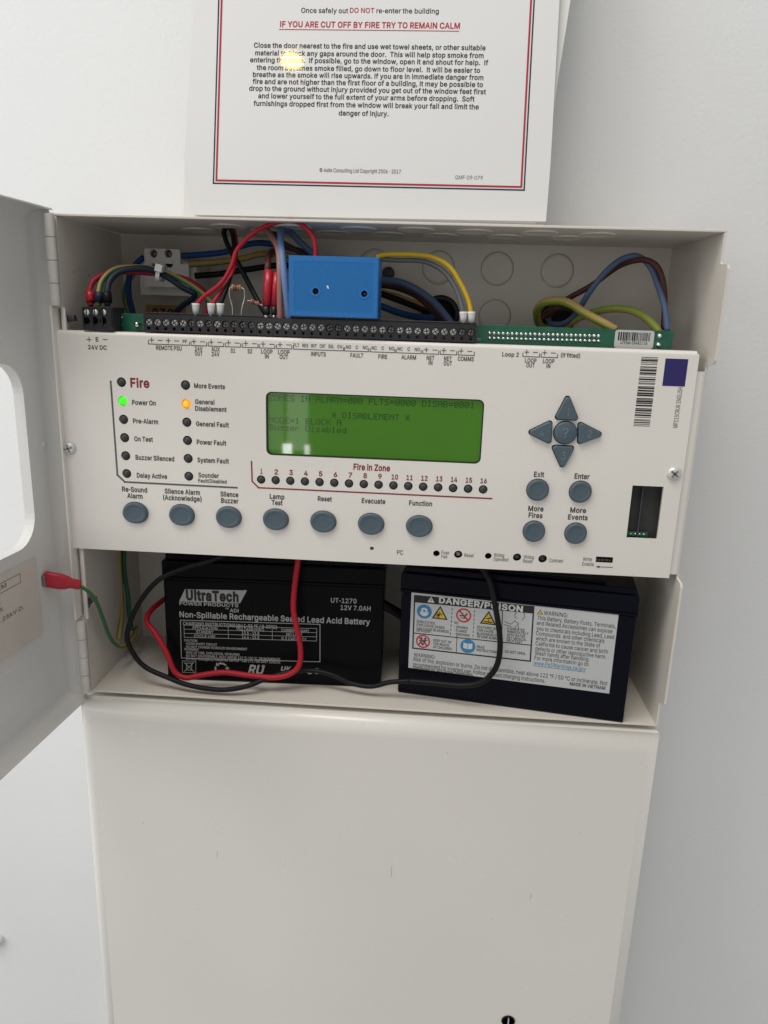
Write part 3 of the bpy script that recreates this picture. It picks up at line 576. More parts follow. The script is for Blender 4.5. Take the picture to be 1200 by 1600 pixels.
# top and bottom
mb = MB(); mb.box((-HW, 0, H - TH), (HW, D - .0003, H), 'shaded_cabinet_paint', .0003); top = mb.build('top_panel', panel)
FT = Frame((0, 0, H - TH), (1, 0, 0), (0, 1, 0))      # underside frame, normal up -> discs hang below (negative height)
for u, v in ((358, 353), (458, 354), (560, 357), (650, 358), (740, 361), (843, 363), (933, 366), (313, 359), (418, 361), (522, 363), (604, 365), (688, 367), (788, 369), (885, 371)):
    p = atz(u, v, H - TH)
    m2 = MB(); F2 = Frame((p.x, p.y, H - TH), (1, 0, 0), (0, -1, 0))
    m2.lathe(F2, 0, 0, [(.0112, -.0002), (.0112, .0006), (.0104, .0010), (.0100, .0006), (0, .0005)], 'shaded_cabinet_paint', 28)
    m2.build('knockout_disc', top)
mb = MB(); mb.box((-HW, 0, 0), (HW, D - .0003, TH), 'shaded_cabinet_paint', .0003); bottom = mb.build('bottom_panel', panel)

# sides (outline in depth and height) with forward tabs
FSR = Frame((HW, 0, 0), (0, 1, 0), (0, 0, 1))         # right side; normal +x
prof = [(D - .0003, TH + .0002), (0, TH + .0002), (0, .0165), (-.0006, .0185), (-.0082, .0202)] 
tab_lo = [(-.0090, .0212), (-.0090, .0995), (-.0078, .1018), (0, .1030)]
mid = [(0, .1053), (0.002, .1053), (.002, .2283), (0, .2283), (0, .2316), (-.0105, .2330), (-.0117, .2350), (-.0117, .2838), (-.0105, .2860), (-.0006, .2870), (0, .2880), (0, H - TH - .0002), (D - .0003, H - TH - .0002)]
mb = MB(); mb.prism(FSR, prof + tab_lo + mid, -TH, 0, 'shaded_cabinet_paint')
side_r = mb.build('side_panel', panel)
p = FSR.shift(-TH).un(1033, 512)
m2 = MB(); F2 = Frame((HW - TH, 0, 0), (0, -1, 0), (0, 0, 1)); m2.lathe(F2, -p[0], p[1], [(.0112, -.0002), (.0112, .0005), (.0104, .0009), (.0099, .0003), (0, .0003)], 'shaded_cabinet_paint', 28); m2.build('knockout_disc', side_r)
FSL = Frame((-HW + TH, 0, 0), (0, 1, 0), (0, 0, 1))
mb = MB(); mb.prism(FSL, [(D - .0003, TH + .0002), (0, TH + .0002), (0, H - TH - .0002), (D - .0003, H - TH - .0002)], -TH, 0, 'shaded_cabinet_paint')
side_l = mb.build('side_panel', panel)

# folded flanges the front plate is screwed to
def flange(x_out, x_in, z0, z1, name):
    s = 1 if x_out > x_in else -1
    r = .004; pts = []
    for k in range(7):
        t = R(90 * k / 6); pts.append((x_out - s * r + s * r * math.cos(t), -.0012 + r - r * math.sin(t)))
    inner = []
    for k in range(7):
        t = R(90 * k / 6); q = r - TH; inner.append((x_out - s * r + s * q * math.cos(t), -.0012 + r - q * math.sin(t)))
    prof = [(x_out, .0085)] + pts + [(x_in, -.0012), (x_in, -.0012 + TH)] + inner[::-1] + [(x_out - s * TH, .0085)]
    n = len(prof); vs = [(x, y, z1) for x, y in prof] + [(x, y, z0) for x, y in prof]
    m = MB()
    for i in range(n):
        j = (i + 1) % n
        m.add([vs[i], vs[j], vs[j + n], vs[i + n]], [(0, 1, 2, 3) if s < 0 else (3, 2, 1, 0)], 'panel_paint', False)
    Fz = Frame((0, 0, 0), (1, 0, 0), (0, 1, 0))
    m.prism(Fz, prof, z1 - .00005, z1, 'panel_paint'); m.prism(Fz, prof, z0, z0 + .00005, 'panel_paint')
    return m.build(name, panel)
flange(HW + .0004, .174, .1053, .2283, 'mounting_flange')
flange(-HW - .0012, -.1870, .0538, .2525, 'mounting_flange')
# bright free edge of the left side between the hinges
mb = MB(); mb.box((-HW - .0034, -.0070, .0550), (-HW - .0022, .02, .2530), 'panel_paint', .0003); mb.build('side_tab', panel)

# dark sheet added behind the front plate so its holes look dark
mb = MB(); mb.box((-.158, .0035, .108), (.160, .005, .2335), 'dark_interior'); mb.build('dark_backing', panel)

# ---------------------------------------------------------------- front plate
YP = -.003
FP = Frame((0, YP, 0), (1, 0, 0), (0, 0, 1))
PX0, PX1, PZ0, PZ1 = -.1938, .1832, .1034, .2396
LEDL = [(-.1544, .2101 - i * .01124) for i in range(6)] + [(-.1151, .2098 - i * .01117) for i in range(6)]
LEDZ = [(-.0698 + i * (.0663 + .0698) / 15, .1539) for i in range(16)]
BTN = [(-.1501 + i * .02980, .1290) for i in range(7)]
RBTN = [(.0989, .1552), (.1243, .1552), (.0988, .1292), (.1240, .1292)]
TRI = {}
for k, q in {'1': ((887, 613), (865, 655), (905, 657)), '2': ((903, 657), (902, 695), (946, 679)), '3': ((860, 695), (899, 697), (878, 735)), '4': ((821, 675), (863, 655), (861, 695))}.items():
    TRI[k] = [FP.un(*t) for t in q]
QC = FP.un(883, 676)
LCD = (-.0664, .0637, .1694, .2078)
sl = [FP.un(*t) for t in ((988, 759), (1036, 760), (1028, 842), (979, 841))]
SLOT = (sum(sl[i][0] for i in (0, 3)) / 2, sum(sl[i][0] for i in (1, 2)) / 2, sum(sl[i][1] for i in (2, 3)) / 2, sum(sl[i][1] for i in (0, 1)) / 2)
w0 = FP.un(931.5, 869.5); w1 = FP.un(957.5, 880.5)
WSL = (w0[0], w1[0], w1[1], w0[1])
SMALL = [(581, 857, 3.0), (682, 865, 5.0), (716, 866.5, 6.2), (763, 869, 5.0), (808, 871, 6.2), (848, 873.5, 6.4)]
SMALL = [(*FP.un(u, v), r * .00042) for u, v, r in SMALL]
def grow(pts, d):
    c = Vector((sum(p[0] for p in pts) / 3, sum(p[1] for p in pts) / 3))
    return [tuple(c + (Vector(p) - c) * d) for p in pts]
holes = [circ(a, b, .0029, 20) for a, b in LEDL] + [circ(a, b, .0027, 20) for a, b in LEDZ]
holes += [circ(a, b, .0083, 32, .0071) for a, b in BTN] + [circ(a, b, .0069, 28) for a, b in RBTN]
holes += [rpoly(grow(t, 1.06), .0018) for t in TRI.values()] + [circ(*QC, .0071, 28), rrect(*LCD, .0035)]
holes += [[(SLOT[0], SLOT[2]), (SLOT[1], SLOT[2]), (SLOT[1], SLOT[3]), (SLOT[0], SLOT[3])], [(WSL[0], WSL[2]), (WSL[1], WSL[2]), (WSL[1], WSL[3]), (WSL[0], WSL[3])]]
holes += [circ(a, b, r, 16) for a, b, r in SMALL]
outer = [(PX0, PZ0), (PX1, PZ0), (PX1, PZ1 - .0024), (PX0, PZ1 - .0024)]
mb = MB(); mb.prism(FP, outer, -.0015, 0, 'panel_paint', holes)
# rounded fold along the top, rounded right corner
pf = []
for k in range(7):
    t = R(90 * k / 6); pf.append((-.0024 + .0024 * math.cos(t) , PZ1 - .0024 + .0024 * math.sin(t)))
pf = pf + [(-.010, PZ1), (-.010, PZ1 - .0012), (-.0015, PZ1 - .0014), (-.0015, PZ1 - .0024)]
vs = [(PX0, YP - h, z) for h, z in pf] + [(PX1 - .0012, YP - h, z) for h, z in pf]; n = len(pf)
mb.add(vs, [(i, i + n, (i + 1) % n + n, (i + 1) % n) for i in range(n)], 'panel_paint', False)
mb.add(vs, [tuple(range(n)), tuple(range(2 * n - 1, n - 1, -1))], 'panel_paint')
mb.box((PX1 - .0012, YP + .00002, PZ1 - .0030), (PX1, YP + .0014, PZ1 - .0016), 'panel_paint', .0004)
mb.box((PX1 - .0014, YP + .0016, PZ0 + .001), (PX1 - .0002, YP + .0040, PZ1 - .004), 'panel_paint')
mb.box((PX0 + .0002, YP + .0016, PZ0 + .0001), (PX1 - .002, YP + .009, PZ0 + .0013), 'panel_paint')
plate = mb.build('front_plate', panel)

# plate screws
def cross_screw(name, F, a, b, r, m, parent, ang=.6):
    q = MB()
    q.lathe(F, a, b, [(r, 0), (r, r * .22), (r * .8, r * .45), (r * .45, r * .58), (0, r * .62)], m, 22)
    for t in (ang, ang + math.pi / 2):
        c, s_ = math.cos(t), math.sin(t); L, W_ = r * .62, r * .12
        pts = [(a + x * c - y * s_, b + x * s_ + y * c) for x, y in ((-L, -W_), (L, -W_), (L, W_), (-L, W_))]
        q.prism(F, pts, r * .3, r * .66, 'tarnished_steel')
    return q.build(name, parent)
cross_screw('plate_screw', FP, *FP.un(109, 700), .0040, 'chrome', panel, .3)
cross_screw('plate_screw', FP, *FP.un(1052.5, 739.5), .0041, 'chrome', panel, .9)

# indicator lamps
def lamp_mesh(r, m, core=None):
    F0 = Frame((0, 0, 0), (1, 0, 0), (0, 0, 1)); q = MB()
    q.lathe(F0, 0, 0, [(r, -.004), (r, -.0008), (r * .94, 0), (r * .75, .0009), (r * .4, .0014), (0, .0016)], m, 20)
    if core: q.lathe(F0, 0, 0, [(r * .72, .0002), (r * .6, .00125), (r * .3, .0017), (0, .0018)], core, 16)
    return q.mesh('indicator_lamp')
lm_off = lamp_mesh(.00245, 'led_off'); lz_off = lamp_mesh(.00235, 'led_off')
lm_g = lamp_mesh(.00255, 'led_green'); lm_o = lamp_mesh(.00262, 'led_orange', 'led_core')
for i, (a, b) in enumerate(LEDL):
    me = lm_g if i == 1 else lm_o if i == 7 else lm_off
    o = link('indicator_lamp', me, panel, FP.pt(a, b, -.0004))
    if i == 1: o['label'] = 'lit green indicator lamp'
    if i == 7: o['label'] = 'lit orange indicator lamp'
for a, b in LEDZ: link('indicator_lamp', lz_off, panel, FP.pt(a, b, -.0006))

# buttons
F0 = Frame((0, 0, 0), (1, 0, 0), (0, 0, 1))
def dish(r):
    return [(r, -.004), (r, .0010), (r * .965, .0019), (r * .92, .00225), (r * .84, .0024), (r * .62, .00195), (r * .56, .00185), (r * .53, .0019), (r * .5, .0019), (r * .2, .0018), (0, .0018)]
q = MB(); q.lathe(F0, 0, 0, dish(.0080), 'button_rubber', 40, 1.0, .855); me_oval = q.mesh('push_button')
q = MB(); q.lathe(F0, 0, 0, dish(.0065), 'button_rubber', 36); me_round = q.mesh('push_button')
for a, b in BTN: link('push_button', me_oval, panel, FP.pt(a, b, 0))
for a, b in RBTN: link('push_button', me_round, panel, FP.pt(a, b, 0))
for k, t in TRI.items():
    q = MB(); h = [-.004, .0014, .0021, .0024]; g = [.965, .965, .93, .86]
    rings = [rpoly(grow(t, gg), .0016) for gg in g]; n = len(rings[0])
    vs = [FP.pt(p[0], p[1], h[i]) for i, rg in enumerate(rings) for p in rg]
    ar = sum(rings[0][i][0] * rings[0][(i + 1) % n][1] - rings[0][(i + 1) % n][0] * rings[0][i][1] for i in range(n))
    for i in range(3):
        q.add(vs[i * n:(i + 2) * n], [((j, (j + 1) % n, (j + 1) % n + n, j + n) if ar > 0 else (j + n, (j + 1) % n + n, (j + 1) % n, j)) for j in range(n)], 'button_rubber')
    q.add(vs[3 * n:], [tuple(range(n)) if ar > 0 else tuple(range(n - 1, -1, -1))], 'button_rubber')
    kb = q.build('arrow_button', panel)
    u, v = {'1': (888, 649), '2': (921, 684), '3': (880, 718), '4': (846, 682)}[k]
    text('key_numeral', kb, FP.shift(.0024), 'button_legend', [(k, u, v, 7 if k != '1' else 4, 12, 'c')], bold=.005)
q = MB(); q.lathe(FP, *QC, [(.0067, -.004), (.0067, .0014), (.0064, .0021), (.0058, .0024), (0, .0024)], 'button_rubber', 36)
kb = q.build('help_button', panel)
text('key_numeral', kb, FP.shift(.0024), 'button_legend', [('?', 883, 684, 9, 15, 'c')], bold=.005)

# display
FL = FP.shift(-.0022)
q = MB(); q.prism(FL, rrect(LCD[0] - .002, LCD[1] + .002, LCD[2] - .002, LCD[3] + .002, .003), -.002, 0, 'lcd_green'); lcd = q.build('display_screen', panel)
q = MB(); q.prism(FP, rrect(*LCD, .0035), -.0022, -.0004, 'black_plastic', [rrect(LCD[0] + .0007, LCD[1] - .0007, LCD[2] + .0007, LCD[3] - .0007, .003)]); q.build('display_gasket', lcd)
q = MB()
a0, b0 = FL.un(420.5, 616.5); a1, _ = FL.un(742, 628)
chw = (a1 - a0) / 38.85; dot = chw / 6.0; rowp = .00445; dz = rowp / 8.6
for r, c0, st in ((0, 0, "ZONES IN ALARM=000 FLTS=0000 DISAB=0001"), (2, 12, "* DISABLEMENT *"), (3, 0, "NODE=1 BLOCK A"), (4, 0, "Buzzer Disabled")):
    for i, ch in enumerate(st):
        bits = FONT5[ch]
        for y in range(7):
            row = int(bits[2 * y:2 * y + 2], 16)
            for x in range(5):
                if row >> (4 - x) & 1:
                    xa = a0 + (c0 + i) * chw + x * dot; zb = b0 - r * rowp - y * dz
                    e = .94
                    q.add([FL.pt(xa, zb - dz * e, .0001), FL.pt(xa + dot * e, zb - dz * e, .0001), FL.pt(xa + dot * e, zb, .0001), FL.pt(xa, zb, .0001)], [(0, 1, 2, 3)], 'lcd_ink')
q.build('display_text', lcd)

# slot with card and pins, small controls
q = MB(); q.prism(FP, [(SLOT[0] - .001, SLOT[2] - .001), (SLOT[1] + .001, SLOT[2] - .001), (SLOT[1] + .001, SLOT[3] + .001), (SLOT[0] - .001, SLOT[3] + .001)], -.008, -.0062, 'dark_interior')
xm = SLOT[0] * .62 + SLOT[1] * .38
q.box((xm, YP + .003, SLOT[2] - .001), (xm + .0006, YP + .0062, SLOT[3] + .001), 'rubber_grey')
slot = q.build('option_slot', panel)
q = MB(); q.prism(FP, [(SLOT[0], SLOT[2]), (SLOT[0] + .0135, SLOT[2]), (SLOT[0] + .0135, SLOT[2] + .003), (SLOT[0], SLOT[2] + .003)], -.005, -.004, 'pcb_green')
for i in range(4): q.lathe(FP, SLOT[0] + .0035 + i * .0026, SLOT[2] + .0016, [(.0007, -.004), (.0006, -.0034), (0, -.0032)], 'solder', 8)
q.build('slot_board', slot)
for i, (a, b, r) in enumerate(SMALL):
    q = MB()
    if i in (2, 4, 5): q.lathe(FP, a, b, [(r * .62, -.005), (r * .62, -.0022), (r * .5, -.0018), (0, -.0018)], 'tarnished_steel' if i == 2 else 'rubber_grey', 14)
    elif i == 0: q.lathe(FP, a, b, [(r * .5, -.004), (r * .5, -.001), (0, -.0008)], 'tarnished_steel', 10)
    else: q.lathe(FP, a, b, [(r * .8, -.006), (0, -.0052)], 'hole_black', 14)
    q.build('trimmer_control' if i in (2, 4, 5) else 'small_indicator', panel)
q = MB()
for i in range(6): q.box((WSL[0] + .0008 + i * .0016, YP + .003, WSL[2] + .0004), (WSL[0] + .0017 + i * .0016, YP + .005, WSL[2] + .0016), 'tarnished_steel')
q.build('jumper_pins', panel)['kind'] = 'stuff'

# ---------------------------------------------------------------- printing on the plate
cap = 7.0
text('caption', panel, FP, 'ink_red', [('Fire', 204, 604.5, 29.5, 13.5, 'l')], bold=.03, res=4)
for st, u, v, wd in (('Power On', 206.5, 632, 37), ('Pre-Alarm', 208, 661, 39), ('On Test', 210, 689, 29), ('Buzzer Silenced', 212, 718, 60), ('Delay Active', 214, 746, 47),
                     ('More Events', 303.5, 606, 48), ('General Fault', 306.5, 665.5, 51), ('Power Fault', 307.5, 694, 46), ('System Fault', 308.5, 722, 49)):
    text('caption', panel, FP, 'ink_dark', [(st, u, v, wd, cap, 'l')], bold=.027)
text('caption', panel, FP, 'ink_dark', [('General', 305, 631, 30, cap, 'l'), ('Disablement', 305, 641.5, 49, cap, 'l')], bold=.027)
text('caption', panel, FP, 'ink_dark', [('Sounder', 310, 745.5, 32, cap, 'l'), ('Fault/Disabled', 310, 753.5, 44, 5.4, 'l')], bold=.022)
for rows in ((('Re-Sound', 210.5, 768.5, 39), ('Alarm', 211, 778.5, 24)), (('Silence Alarm', 285, 772, 55), ('(Acknowledge)', 285, 782, 60)), (('Silence', 358.5, 776, 28), ('Buzzer', 359, 786, 27)),
             (('Lamp', 433, 779.5, 23), ('Test', 433, 789, 17)), (('Reset', 507.5, 783, 22),), (('Evacuate', 583.5, 786.5, 37),), (('Function', 657, 790, 36),)):
    text('caption', panel, FP, 'ink_dark', [(s_, u, v, wd, 7.2, 'c') for s_, u, v, wd in rows], bold=.027)
for rows in ((('Exit', 842, 745, 16),), (('Enter', 909, 748, 23.5),), (('More', 837, 798.5, 24), ('Fires', 836.5, 809, 22)), (('More', 903, 801, 25), ('Events', 902.5, 812, 31))):
    text('caption', panel, FP, 'ink_dark', [(s_, u, v, wd, 7.6, 'c') for s_, u, v, wd in rows], bold=.027)
text('caption', panel, FP, 'ink_red', [('Fire in Zone', 580.7, 735, 57, 9.2, 'c')], bold=.028, res=3)
for i in range(16):
    t = i / 15
    text('zone_number', panel, FP, 'ink_red', [(str(i + 1), 408.5 + t * 347, 740 + t * 15, 5.6 if 0 < i < 9 else (3 if i == 0 else 10), 7.4, 'c')], bold=.024)
# border lines
q = MB(); q.line(FP, [FP.un(*p_) for p_ in ((173, 596), (183.5, 742), (195, 753), (370, 762))], .00105, .00012, 'ink_grey'); q.build('printed_border', panel)
q = MB(); q.line(FP, [FP.un(*p_) for p_ in ((393, 721), (394, 752), (404, 762), (768, 779))], .00085, .00012, 'ink_red'); q.build('printed_border', panel)
# terminal legend
def tv(u, off=0): return 533 + (u - 303) * .0357 + off
BR = [(232, 296), (298.5, 323), (325.5, 349.5), (352, 376), (378.5, 403), (405, 429.5), (432, 456), (458.5, 536.5), (538.5, 576), (578.5, 617), (619, 658), (660.5, 685.5), (688, 713.5), (716, 741), (817, 843), (845.5, 871)]
for u0, u1 in BR:
    q = MB()
    o_ = 3.6 if u0 < 800 else 2.4
    pts = [FP.un(u0, tv(u0, -2 + o_)), FP.un(u0, tv(u0, 3.2 + o_)), FP.un(u1, tv(u1, 3.2 + o_)), FP.un(u1, tv(u1, -2 + o_))]
    q.line(FP, pts, .00042, .00012, 'ink_dark'); q.build('terminal_bracket', panel)
pm = [('+', 139), ('E', 152), ('-', 164.5), ('+', 237), ('-', 250), ('+', 263), ('-', 276), ('PF', 289)]
for u in (303, 330, 357, 384, 411, 437.5, 666, 693.5, 720.5, 823, 851): pm += [('+', u), ('-', u + 13.5)]
for ch, u in pm:
    if ch not in '+-': continue
    q = MB()
    v = tv(u, .6 if u < 800 else -1.4); su, _ = FP.scale(u, v); a, b = FP.un(u, v); L = 3.3 * su
    if u < 200: b = FP.un(u, 530.5)[1]
    if ch in '+-': q.line(FP, [(a - L, b), (a + L, b)], .0004, .00012, 'ink_dark')
    if ch == '+': q.line(FP, [(a, b - L), (a, b + L)], .0004, .00015, 'ink_dark')
    q.build('polarity_mark', panel)
tl = [('E', 152, 533.5, 4.5, 6.5), ('PF', 289, 536, 7, 5)]
for s_, u in (('FLT', 463), ('RES', 477), ('INT', 490.5), ('CNT', 504), ('SIL', 517.5), ('0V', 531), ('NO', 544.5), ('C', 557.5), ('NC', 571), ('NC', 584.5), ('C', 598), ('NO', 612), ('NC', 625), ('C', 638.5), ('NO', 652)):
    tl.append((s_, u, tv(u, 3.2), 9 if len(s_) == 3 else (8 if len(s_) == 2 else 4), 5.2))
text('terminal_legend', panel, FP, 'ink_dark', [(*t, 'c') for t in tl], bold=.016)
for rows in ((('24V DC', 152.5, 546, 29),), (('REMOTE PSU', 264, 547, 40),), (('24V', 310.5, 548, 12), ('OUT', 310.5, 555.5, 12)), (('AUX', 337, 549, 13), ('24V', 337, 556.5, 12)), (('S1', 364, 551, 7),), (('S2', 390.5, 552, 7),),
             (('LOOP', 417, 552.5, 18), ('IN', 417, 560, 6)), (('LOOP', 443.5, 553.5, 18), ('OUT', 443.5, 561, 13)), (('INPUTS', 497.5, 556.5, 23),), (('FAULT', 557.5, 558.5, 20),), (('FIRE', 598, 560.5, 14),), (('ALARM', 638.5, 561.5, 23),),
             (('NET', 672.5, 562.5, 12), ('IN', 672.5, 570, 6)), (('NET', 699.5, 563.5, 12), ('OUT', 699.5, 571, 13)), (('COMMS', 727.5, 564, 25),), (('Loop 2', 797.5, 557, 26),), (('LOOP', 829, 566.5, 18), ('OUT', 828.5, 574, 13)), (('LOOP', 857, 567.5, 18), ('IN', 856.5, 575, 6)), (('(If fitted)', 891, 558.5, 30),)):
    text('terminal_legend', panel, FP, 'ink_dark', [(s_, u, v, wd, 6.4, 'c') for s_, u, v, wd in rows], bold=.02)
for rows in ((('Fuse', 689.5, 865.5, 12), ('Fail', 689.5, 872, 9)), (('Reset', 725.5, 870, 14.5),), (('W/dog', 771.5, 869.5, 16), ('Operated', 771, 876, 23)), (('W/dog', 818, 872.5, 16), ('Reset', 817, 879, 15)), (('Contrast', 858, 878, 21.5),), (('Write', 910.5, 876, 14), ('Enable', 909.5, 883.5, 18))):
    text('caption', panel, FP, 'ink_thin', [(s_, u, v, wd, 5.4, 'l') for s_, u, v, wd in rows], bold=.006)
text('caption', panel, FP, 'ink_dark', [('PC', 625, 866.5, 9.5, 6.8, 'c')], bold=.008)
q = MB(); q.line(FP, [FP.un(934, 885.5), FP.un(957, 886.5)], .0004, .00012, 'ink_dark'); q.poly(FP, [FP.un(930.5, 885.5), FP.un(936.5, 883.6), FP.un(936.5, 887.6)], .00013, 'ink_dark'); q.build('printed_arrow', panel)
# bar code, purple square, part number
q = MB(); t_, b_ = FP.un(1015, 558), FP.un(1002, 668)
bl, brr = FP.un(1002, 560), FP.un(1028, 561)
bx0, bx1 = bl[0], brr[0]; z = t_[1]; rr = random.Random(3); zb = FP.un(1000, 668)[1]; k = 0
while z > zb:
    h_ = rr.choice((.0003, .0003, .0006, .0009)); gap = rr.choice((.00028, .0003, .0006)); 
    if k % 5 == 4: gap = .0011
    q.poly(FP, [(bx0, max(z - h_, zb)), (bx1, max(z - h_, zb)), (bx1, z), (bx0, z)], .00012, 'ink_black'); z -= h_ + gap; k += 1
q.build('printed_barcode', panel)
sq = [FP.un(*t) for t in ((1040, 560), (1075.5, 561.5), (1070, 604), (1036.5, 603))]
q = MB(); q.poly(FP, [(sq[0][0], sq[2][1]), (sq[1][0], sq[2][1]), (sq[1][0], sq[0][1]), (sq[0][0], sq[0][1])], .00012, 'purple_square'); q.build('printed_square', panel)
text('part_number', panel, FP, 'ink_thin', [('MP215CRUK ENGLISH', 1062.5, 637, 63, 7.2, 'c')], bold=.0, rot=math.pi / 2)

# ---------------------------------------------------------------- circuit board and terminals
YB = .010
FC = Frame((0, YB, 0), (1, 0, 0), (0, 0, 1))
q = MB(); q.box((-.1632, YB, .1150), (.1713, YB + .0016, .2503), 'pcb_green', .0002); pcb = q.build('circuit_board', panel)
q = MB()
for i in range(25):
    for j in range(2):
        a, b = FC.un(765 + i * 7.1, 520.5 + i * .18 + j * 8)
        q.lathe(FC, a, b, [(.0011, 0), (.0009, .0005), (.0005, .0009), (0, .001)], 'solder', 8)
q.build('header_pins', pcb)['kind'] = 'stuff'
for u, v in ((188, 496), (188, 508), (1031, 525), (1029, 539)):
    q = MB(); q.lathe(FC, *FC.un(u, v), [(.0016, 0), (.0012, .0008), (.0006, .0013), (0, .0014)], 'solder', 10); q.build('solder_joint', pcb)
q = MB(); q.lathe(FC, *FC.un(217, 507), [(.0018, 0), (.0018, .003), (.001, .0042), (0, .0044)], 'solder', 12); q.build('solder_joint', pcb)
c0, c1 = FC.un(962, 514), FC.un(1020, 543)
q = MB(); q.prism(FC, rrect(c0[0], c1[0], c1[1] - .001, c0[1] - .0004, .0016), 0, .0002, 'label_white'); lab = q.build('barcode_label', pcb)
q = MB(); rr = random.Random(5); a = c0[0] + .0018
while a < c1[0] - .0026:
    wd = rr.choice((.0003, .0005, .0008)); q.poly(FC, [(a, c0[1] - .0064), (a + wd, c0[1] - .0064), (a + wd, c0[1] - .0016), (a, c0[1] - .0016)], .0003, 'ink_black'); a += wd + rr.choice((.0003, .0005))
q.build('printed_barcode', lab)
text('label_text', lab, FC, 'ink_black', [('s795ah-354821-16', 990, 538, 42, 4.5, 'c')], bold=.01, h=.0003)
text('board_mark', pcb, FC, 'ink_white', [('X1', 748, 532, 6, 4, 'c')], bold=.0, h=.0002)

YT = -.002
FTm = Frame((0, YT, 0), (1, 0, 0), (0, 0, 1))
NS = 38
sa, sb = FTm.un(232, 504.2), FTm.un(736, 518.6)
zc = (sa[1] + sb[1]) / 2; pitch = (sb[0] - sa[0]) / (NS - 1); X0 = sa[0]
tz1 = zc + .0046; tz0 = .2403; zh = zc - .0035
q = MB()
q.prism(FTm, [(X0 - pitch * .55, tz0), (X0 + pitch * (NS - .45), tz0), (X0 + pitch * (NS - .45), tz1), (X0 - pitch * .55, tz1)], -.003, 0, 'terminal_plastic', [circ(X0 + i * pitch, zc, .0023, 14) for i in range(NS)] + [circ(X0 + i * pitch, zh, .0010, 8) for i in range(NS)])
q.box((X0 - pitch * .55, YT + .003, tz0), (X0 + pitch * (NS - .45), YB, tz1), 'terminal_plastic')
q.box((X0 - pitch * .55, YT + .0045, tz1), (X0 + pitch * (NS - .45), YB, tz1 + .0012), 'terminal_plastic', .0003)
term = q.build('terminal_block', panel)
def term_screw(ang, m):
    q = MB(); r = .00215
    q.lathe(F0, 0, 0, [(r, -.003), (r, -.0004), (r * .85, 0), (0, .0001)], m, 16)
    for t in (ang, ang + math.pi / 2):
        c, s_ = math.cos(t), math.sin(t); L, W_ = r * .70, r * .13
        q.prism(F0, [(x * c - y * s_, x * s_ + y * c) for x, y in ((-L, -W_), (L, -W_), (L, W_), (-L, W_))], -.0002, .00016, 'hole_black')
    return q.mesh('terminal_screw')
SM = [term_screw(R(a), m) for a, m in ((10, 'chrome'), (35, 'chrome'), (60, 'chrome'), (80, 'tarnished_steel'), (22, 'tarnished_steel'))]
rr = random.Random(11); darkset = {5, 7, 9, 10, 11, 12, 21, 22, 28, 36, 37}
for i in range(NS):
    me = rr.choice(SM[3:]) if i in darkset else rr.choice(SM[:3])
    link('terminal_screw', me, term, (X0 + i * pitch, YT + .0008, zc))
# three-way supply connector
c0, c1 = FTm.un(129, 479), FTm.un(179, 517)
q = MB()
q.prism(FTm, [(c0[0], .2400), (c1[0], .2400), (c1[0], c0[1]), (c0[0], c0[1])], -.004, .001, 'terminal_plastic', [circ(*FTm.un(u, 488), .0022, 14) for u in (136, 149, 162)] + [circ(*FTm.un(u, 501), .0021, 14) for u in (136.5, 149.5, 162.5)])
q.box((c0[0], YT + .004, .2400), (c1[0], YB + .004, c0[1]), 'terminal_plastic')
for i in range(4):
    u = 131 + i * 14.5; a = FTm.un(u, 490)[0]
    q.box((a - .0004, YT - .0016, .2420), (a + .0004, YT - .001, c0[1] - .001), 'terminal_plastic')
sup = q.build('supply_connector', panel)
for u in (136, 149, 162):
    q = MB(); a, b = FTm.un(u, 488); q.lathe(FTm, a, b, [(.0019, -.004), (.0019, .0004), (.0016, .0008), (0, .0009)], 'chrome', 14)
    q.prism(FTm, [(a - .0003, b - .0016), (a + .0003, b - .0016), (a + .0003, b + .0016), (a - .0003, b + .0016)], .0002, .00095, 'hole_black'); q.build('terminal_screw', sup)

# orange voltage label on the back
c0, c1 = FB.un(228, 476), FB.un(291, 500)
q = MB(); q.prism(FB, [(c0[0], c1[1] - .004), (c1[0], c1[1] - .004), (c1[0], c0[1]), (c0[0], c0[1])], 0, .0003, 'label_orange'); lab = q.build('voltage_label', panel)
text('label_text', lab, FB, 'ink_black', [('230V', 262, 498, 46, 15, 'c')], bold=.02, h=.0006)

# hinges
def hinge(z0, z1):
    h_ = (z1 - z0) / 4; root = None
    q = MB(); q.box((-.1936, -.0006, z0 - .001), (-.1902, .012, z1 + .001), 'hinge_paint', .0003); root = q.build('hinge', panel)
    for i in range(4):
        q = MB(); F2 = Frame((-.1912, -.0035, z0 + i * h_), (1, 0, 0), (0, 1, 0))
        q.lathe(F2, 0, 0, [(.0026, .0001), (.0030, .00025), (.0030, .0004), (.0030, h_ - .0004), (.0030, h_ - .00025), (.0026, h_ - .0001), (0, h_ - .0001)], 'hinge_paint', 18); q.build('hinge_knuckle', root)
hinge(.2532, .3042); hinge(.0016, .0535)
# rubber stubs beside the hinges
for pts in (((99, 484), (101, 494), (108, 498), (118, 497)), ((136, 948), (137, 943), (142, 938), (150, 935))):
    q = MB(); q.tube(spline([at(u, v, .004) for u, v in pts], 4), .0019, 'rubber_grey', 10); q.build('retaining_hook', panel)

